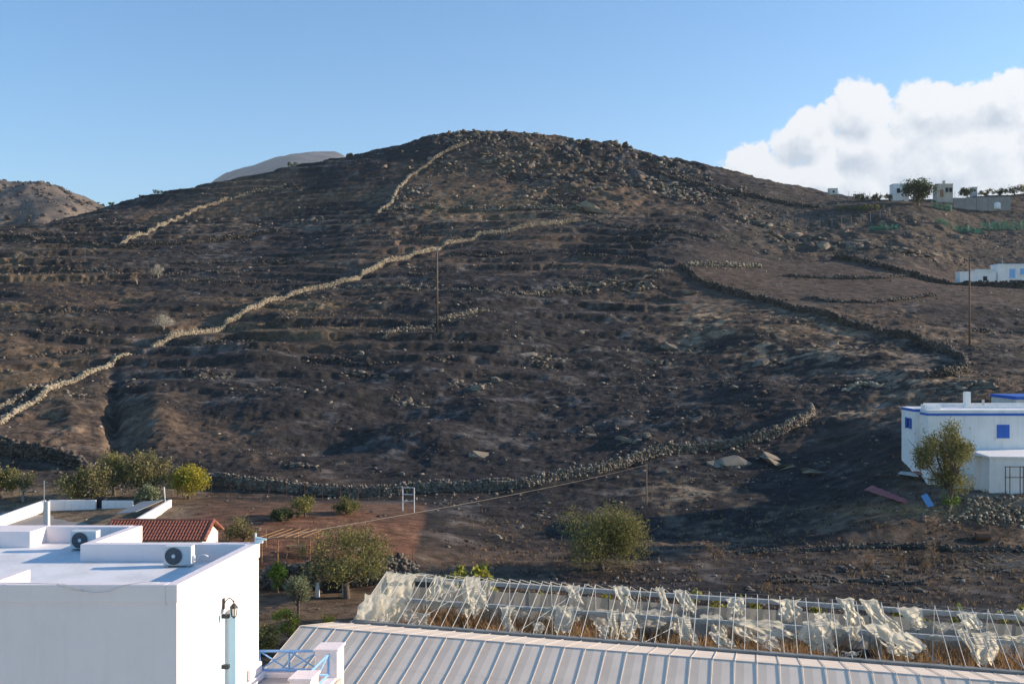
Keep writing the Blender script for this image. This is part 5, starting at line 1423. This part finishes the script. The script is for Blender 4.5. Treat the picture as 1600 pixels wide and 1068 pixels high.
# vines along the rear gutter
for i, (x, h, w) in enumerate([(836, 1.9, 1.0), (925, 1.6, 1.0), (950, 1.8, 1.3), (980, 1.7, 1.0), (1085, 2.5, 1.6), (1120, 2.2, 1.4), (1150, 2.1, 1.2), (1180, 2.0, 1.2), (1280, 2.0, 1.2), (1330, 1.9, 1.1), (1408, 2.4, 1.1), (1452, 2.2, 1.3), (1500, 2.4, 1.4), (1560, 2.2, 1.2), (1598, 2.6, 1.1)]):
    s_ = s_of_px(x, WID + 1.0); p = G(s_, WID + 1.0 + .2 * math.sin(i * 2), 0); p.z = Hs(p.x, p.y)
    plant('vine_plant', 'yellowing vine behind the ruined greenhouse, %s from the left' % NTH[i], 'vine', p, h + .35, w, 'leaf_vine', n=260, size=.2, ratio=.8, clumps=8, seed=90 + i, crown_low=.25, fill=.55, group='vines behind the ruined greenhouse')

# ------------------------------------------------------------------ the white and blue house on the right
hs = thing('blue_striped_house', 'white house with blue roof stripe on the slope at the right edge', 'house', (40, 89, -12.6))
hd = 86.0
X0, X1 = gx(1450, hd), gx(1640, hd)
def rb(name, x0, x1, y0, y1, z0, z1, m, parent=hs, bevel=0): return pbox(name, x0, x1, y0, y1, z0, z1, m, parent, bevel)
rb('wall', X0, X1, hd, 91.0, -13.6, -6.25, 'plaster_far')
rb('side_wall', X0 - .5, X0, 87.6, 90.6, -13.2, -6.1, 'plaster_far')
rb('roof_stripe', X0 - .04, X1, hd - .04, 91.04, -6.60, -6.38, 'blue')
rb('roof_stripe', X0 - .54, X0 - .045, 87.56, 90.64, -6.36, -6.14, 'blue')
rb('roof_deck', X0 - .02, X1, hd - .02, 91.0, -6.38, -6.10, 'roofpaint')
rb('parapet', X0 + 1.5, X1, 90.2, 90.5, -6.10, -5.75, 'plaster_far')
rb('parapet', X0 + 4.5, X1, 88.6, 88.8, -6.10, -5.9, 'plaster_far')
cx = gx(1512, 89); rb('chimney', cx - .24, cx + .24, 88.9, 89.4, -6.10, -4.62, 'plaster_far')
rb('roof_box', X0 + .2, X0 + 1.7, 87.2, 88.0, -6.10, -5.7, 'plaster_far')
cx = gx(1537, 89.6); rb('roof_vent', cx - .08, cx + .08, 89.6, 89.8, -6.10, -5.4, 'plaster_old')
wx = gx(1567, hd); wz = (534 - 673.5) / F * hd
w_ = rb('window_surround', wx - .72, wx + .72, hd - .03, hd, wz - .82, wz + .86, 'plaster_far')
for s_ in (-1, 1):
    rb('shutter', wx + (s_ * .29) - .275, wx + (s_ * .29) + .275, hd - .075, hd - .033, wz - .6, wz + .6, 'blue', w_)
rb('window_sill', wx - .75, wx + .75, hd - .12, hd - .032, wz - .72, wz - .62, 'plaster_far', w_)
def side_win(y0, y1, z0, z1, xw, m='dark'):
    return rb('side_window', xw - .035, xw - .003, y0, y1, z0, z1, m)
s1_ = side_win(88.3, 89.7, -7.95, -7.05, X0 - .5); rb('window_shutter', X0 - .58, X0 - .54, 88.35, 88.8, -8.0, -7.0, 'blue', s1_); rb('window_shutter', X0 - .58, X0 - .54, 89.25, 89.65, -8.0, -7.0, 'blue', s1_)
side_win(86.7, 87.1, -8.2, -7.7, X0, 'plaster_old'); side_win(86.9, 87.2, -10.4, -9.9, X0, 'blue')
# annex in front
ax0, ad = gx(1526, 84), 82.6
rb('annex_wall', gx(1546, ad), X1, ad, hd - .003, -14.6, -9.98, 'plaster_far')
rb('annex_side', ax0 - .1, gx(1546, ad), ad + 1.6, hd - .003, -14.6, -9.9, 'plaster_far')
b = MB(); b.add([(ax0 - .25, ad + 1.5, -9.88), (gx(1546, ad) - .1, ad - .15, -9.96), (X1, ad - .15, -10.05), (X1, hd - .003, -9.70), (ax0 - .25, hd - .003, -9.66),
                 (ax0 - .25, ad + 1.5, -9.78), (gx(1546, ad) - .1, ad - .15, -9.82), (X1, ad - .15, -9.91), (X1, hd - .003, -9.56), (ax0 - .25, hd - .003, -9.52)],
                [(4, 3, 2, 1, 0), (5, 6, 7, 8, 9), (0, 1, 6, 5), (1, 2, 7, 6), (2, 3, 8, 7), (3, 4, 9, 8), (4, 0, 5, 9)]); b.build('annex_roof', M['plaster_far'], hs)
rb('terrace_wall', gx(1478, 84.6), ax0 - .1, 84.4, 84.7, -13.6, -11.6, 'plaster_old')
cable('pale overhead cable from the thin pole to the blue striped house', ptop + Vector((.1, -.1, -.1)), Vector((X0 - .5, 87.9, -7.2)), .25)
# second block at the right edge with blue edge
hb2 = thing('white_outbuilding', 'small white building with blue edge behind the blue striped house', 'building', (gx(1600, 96), 97, -6))
pbox('wall', gx(1588, 96), gx(1660, 96), 96, 101, -9, -5.75, 'plaster_old', hb2); pbox('roof_edge', gx(1587, 96), gx(1660, 96), 95.9, 101.1, -5.75, -5.45, 'blue', hb2)

# yard in front: rusty frame, sheets, boards
t = thing('steel_rack', 'rusty steel rack standing against the annex wall', 'frame', (gx(1585, 81.6), 81.6, -12.6))
for x in (1571, 1578, 1594, 1599):
    b = MB(); rod(b, (gx(x, 81.6), 81.6, Hs(gx(x, 81.6), 81.6) - .2), (gx(x, 81.6), 81.6, -10.55), .04); b.build('upright', M['rust'], t)
for zz in (-10.6, -11.5):
    b = MB(); rod(b, (gx(1570, 81.6), 81.6, zz), (gx(1600, 81.6), 81.6, zz), .035); b.build('crosspiece', M['rust'], t)


def lying_sheet(name, label, cat, quad, m, th=.05, corrug=0):
    pts = [ground_px(x, y) + Vector((0, 0, .32)) for (x, y) in quad]
    b = MB(); n = corrug or 1
    top0 = [pts[0].lerp(pts[1], k / n) for k in range(n + 1)]; top1 = [pts[3].lerp(pts[2], k / n) for k in range(n + 1)]
    up = lambda k: Vector((0, 0, (.06 if k % 2 else 0) if corrug else 0))
    vs = [p + up(k) for k, p in enumerate(top0)] + [p + up(k) for k, p in enumerate(top1)]
    vs += [v - Vector((0, 0, th)) for v in vs]
    N_ = n + 1; fs = []
    for k in range(n):
        fs += [(k, k + 1, N_ + k + 1, N_ + k), (2 * N_ + k + 1, 2 * N_ + k, 3 * N_ + k, 3 * N_ + k + 1)]
        fs += [(k + 1, k, 2 * N_ + k, 2 * N_ + k + 1), (N_ + k, N_ + k + 1, 3 * N_ + k + 1, 3 * N_ + k)]
    b.add(vs, fs); tag(b.build(name, M[m]), label, cat)


M['red_sheet'] = mat('faded_red_sheet', (.42, .13, .12), (.30, .10, .10), 2, .7)
M['blue_board'] = mat('faded_blue_board', (.12, .30, .62), (.2, .38, .66), 3, .6)
M['pale_board'] = mat('dirty_white_board', (.5, .5, .48), (.36, .36, .34), 2, .7)
lying_sheet('corrugated_sheet', 'long faded red corrugated sheet lying below the slender tree', 'metal sheet', [(1350, 771), (1416, 793), (1418, 787), (1362, 766)], 'red_sheet', .04, 10)
lying_sheet('corrugated_sheet', 'small dull red sheet lying beside the dirty white board', 'metal sheet', [(1424, 744), (1452, 752), (1456, 747), (1434, 740)], 'red_sheet', .04, 6)
lying_sheet('white_board', 'dirty white board lying on the dark ground left of the house', 'board', [(1403, 746), (1436, 751), (1428, 743), (1408, 742)], 'pale_board')
p = ground_px(1455, 792); b = MB(); b.box(-.28, .28, -.03, .03, 0, 1.15)
o = b.build('blue_board', M['blue_board']); o.location = p + Vector((0, 0, -.05)); o.rotation_euler = (-.5, -.35, .1); tag(o, 'blue board leaning in the grass below the slender tree', 'board')
p = ground_px(1536, 846); b = MB(); b.lathe([(0, -.55), (.3, -.55), (.3, .55), (0, .55)], (0, 0, .3), 14, axis='y')
o = b.build('rusty_drum', M['rust']); o.location = p; o.rotation_euler = (0, 0, 1.45); tag(o, 'rusty drum lying on the terrace at the right', 'drum')
# heap of grey rubble in front of the house and cut branches
rg = np.random.default_rng(88); n = 700
xx = rg.normal(gx(1535, 81), 2.8, n); yy = rg.normal(80.2, .6, n); k = .03 + .11 * rg.random(n) ** 3
V, Fq = stone_batch(np.stack([xx, yy, H(xx, yy) + .05 + .25 * np.exp(-((xx - gx(1535, 81)) / 2) ** 2) * rg.random(n)], -1), np.stack([k * 1.3, k, k * .7], -1), rg)
tag(np_mesh('rubble_heap', V, Fq, M['stone_pale']), 'grey rubble heaped in front of the blue striped house', 'rubble', None, 'stuff')
b = MB(); rs = np.random.default_rng(5)
for k in range(150):
    x = rs.normal(gx(1580, 73), 1.5); y = rs.normal(72.5, .7); z = Hs(x, y) + rs.uniform(.05, .7); a = rs.uniform(-.7, .7); l = rs.uniform(.5, 1.4)
    b.tube([(x, y, z), (x + l * math.cos(a), y + l * math.sin(a) * .5, z + rs.normal(0, .25))], [.02, .008], 4, cap=False)
tag(b.build('brushwood_heap', M['bark_pale']), 'heap of cut pale branches at the lower right edge', 'branches', None, 'stuff')

# ------------------------------------------------------------------ hilltop houses, nets and far white houses
def hill_house(name, label, x0, x1, ytop, d, hgt, depth, m, wins, extra=None):
    a, c = gx(x0, d), gx(x1, d); zt = (534 - ytop) / F * d
    t = thing(name, label, 'house', ((a + c) / 2, d + depth / 2, zt - hgt))
    pbox('wall', a, c, d, d + depth, zt - hgt - 3, zt, m, t); pbox('roof_edge', a - .08, c + .08, d - .08, d + depth + .08, zt, zt + .18, m, t)
    for (fx, fz, w, h, mm) in wins:
        X = a + (c - a) * fx; Zc = zt - fz
        f = pbox('window', X - w / 2, X + w / 2, d - .06, d - .004, Zc - h / 2, Zc + h / 2, mm, t)
        pbox('window_sill', X - w / 2 - .1, X + w / 2 + .1, d - .14, d - .065, Zc - h / 2 - .12, Zc - h / 2 - .01, m, f)
    return t, a, c, zt


hill_house('hilltop_house', 'pale grey block house left of the dark hilltop pine', 1396, 1420, 288, 256, 4.0, 2.6, 'plaster_far', [(.33, 1.7, .9, 1.2, 'dark'), (.75, 1.7, .8, 1.2, 'dark')])
t, a, c, zt = hill_house('hilltop_house', 'cream house with chimney right of the dark hilltop pine', 1464, 1489, 288, 258, 3.8, 2.6, 'cream', [(.62, 1.5, .8, 1.2, 'dark'), (.86, 1.5, .8, 1.2, 'dark'), (.3, 2.4, .9, 2.0, 'wood_beam')])
pbox('chimney', a + 2.1, a + 2.7, 259, 259.5, zt + .18, zt + 1.2, 'cream', t)
for i, (x0, x1, yt, d, lab) in enumerate([(1296, 1309, 294, 268, 'small flat grey shed on the skyline left of the hilltop houses'), (1519, 1527, 292, 268, 'tiny pale hut on the skyline right of the round tree')]):
    t, *_ = hill_house('hilltop_hut', lab, x0, x1, yt + 1, d, 1.4, 1.5, 'plaster_old', [(.5, .8, .5, .6, 'dark')])
b = MB()
for k in range(30):
    x = gx(1455 + k * 5.5, 252); rod(b, (x, 252, Hs(x, 252) - .1), (x, 252, Hs(x, 252) + 2.2), .04)
tag(b.build('grey_boundary_posts', M['metal_grey']), 'row of grey fence posts below the hilltop cream house', 'fence') if False else None
bw = thing('boundary_wall', 'long grey block wall right of the hilltop cream house', 'wall', (gx(1530, 252), 252, 36))
for k in range(5):
    xa, xb = gx(1490 + k * 18, 254), gx(1507.6 + k * 18, 254); z0 = min(Hs(xa, 254), Hs(xb, 254)); pbox('wall_panel', xa, xb, 254, 254.3, z0 - 1, (534 - 309 + k * .4) / F * 254, 'yard', bw)
M['net'] = mat('green_shade_net', (.03, .17, .10), (.05, .22, .14), .6, .8, transl=.3, alpha=.6)
for i, (x0, x1, y0, y1, d, lab) in enumerate([(1456, 1489, 300, 313, 250, 'green shade net below the cream hilltop house'), (1462, 1484, 319, 331, 238, 'crumpled green net on the slope under the hilltop fence'), (1535, 1605, 315, 331, 240, 'dark green net along the right edge of the hilltop'),
                                           (1360, 1402, 324, 334, 232, 'faint green net on the slope below the pale block house'), (1488, 1534, 322, 333, 238, 'long low green net in the middle of the hilltop slope')]):
    b = MB(); n = 14; vs = []
    for k in range(n + 1):
        x = x0 + (x1 - x0) * k / n; X = gx(x, d); yy = d + .5 * math.sin(k * 1.9 + i); g = Hs(X, yy)
        hh = (y1 - y0) / F * d * (.75 + .25 * math.sin(k * 2.3 + i * 2))
        vs += [(X, yy, g - .1), (X, yy + .3, g + hh)]
    b.add(vs, [(2 * k, 2 * k + 2, 2 * k + 3, 2 * k + 1) for k in range(n)]); tag(b.build('shade_net', M['net']), lab, 'net')
p = ground_px(1557, 327, 200); b = MB(); b.lathe([(0, 0), (1.0, 0), (1.05, .2), (1.05, 1.5), (.7, 1.8), (.25, 1.9), (0, 1.95)], p, 14)
tag(b.build('water_tank', M['plaster_far'], None, True), 'white round water tank on the hilltop slope', 'tank')
fence('thin fence posts on the slope left of the hilltop houses', [(gx(1225, 236), 236, 0), (gx(1300, 236), 236, 0), (gx(1390, 240), 240, 0)], 2.0, 2.4, 2, 'metal_grey', .05)
fence('fence along the skyline between the shed and the hilltop houses', [(gx(1310, 262), 262, 0), (gx(1392, 262), 262, 0)], 2.2, 2.6, 2, 'metal_grey', .05)
fence('tall fence posts behind the hilltop wall', [(gx(1492, 257), 257, 0), (gx(1530, 258), 258, 0)], 3.2, 2.2, 3, 'metal_grey', .05)

d = 190
t, a, c, zt = hill_house('far_house', 'far white house with blue shutters at the right edge', 1560, 1640, 414.5, d, 6, 3, 'plaster_far', [(.27, 1.6, 1.1, 1.8, 'blue_pale'), (.47, 1.2, .9, 1.2, 'blue_pale'), (.75, 1.5, 1.0, 1.4, 'blue_pale')])
pbox('roof_stripe', a - .1, c + .1, d - .1, d + 3.1, zt + .181, zt + .3, 'blue_door', t)
b = MB(); rod(b, (gx(1572, d), d + 1.5, zt + .2), (gx(1572, d), d + 1.5, zt + 2.1), .05); b.build('antenna', M['metal_grey'], t)
hill_house('far_house', 'long low white far house behind the dark field wall', 1500, 1556, 425.5, 188, 5, 2, 'plaster_far', [(.7, 1.2, .8, .9, 'dark')])
t, a, c, zt = hill_house('far_house', 'small white far building between the two far white houses', 1524, 1556, 422, 192, 5, 2, 'plaster_far', [])

# ------------------------------------------------------------------ haze
b = MB(); b.box(-6000, 6000, -120, 6800, -120, 1100)
hz = b.build('haze', [])
hm = bpy.data.materials.new('thin_haze'); hm.use_nodes = True
nt = hm.node_tree; nt.nodes.clear()
out = nt.nodes.new('ShaderNodeOutputMaterial'); pv = nt.nodes.new('ShaderNodeVolumePrincipled')
pv.inputs['Color'].default_value = (.72, .82, .95, 1); pv.inputs['Density'].default_value = 0.00008; pv.inputs['Anisotropy'].default_value = .2
nt.links.new(pv.outputs[0], out.inputs['Volume'])
hz.data.materials.append(hm)
tag(hz, 'thin bluish haze in the air over the valley', 'haze', None, 'stuff')
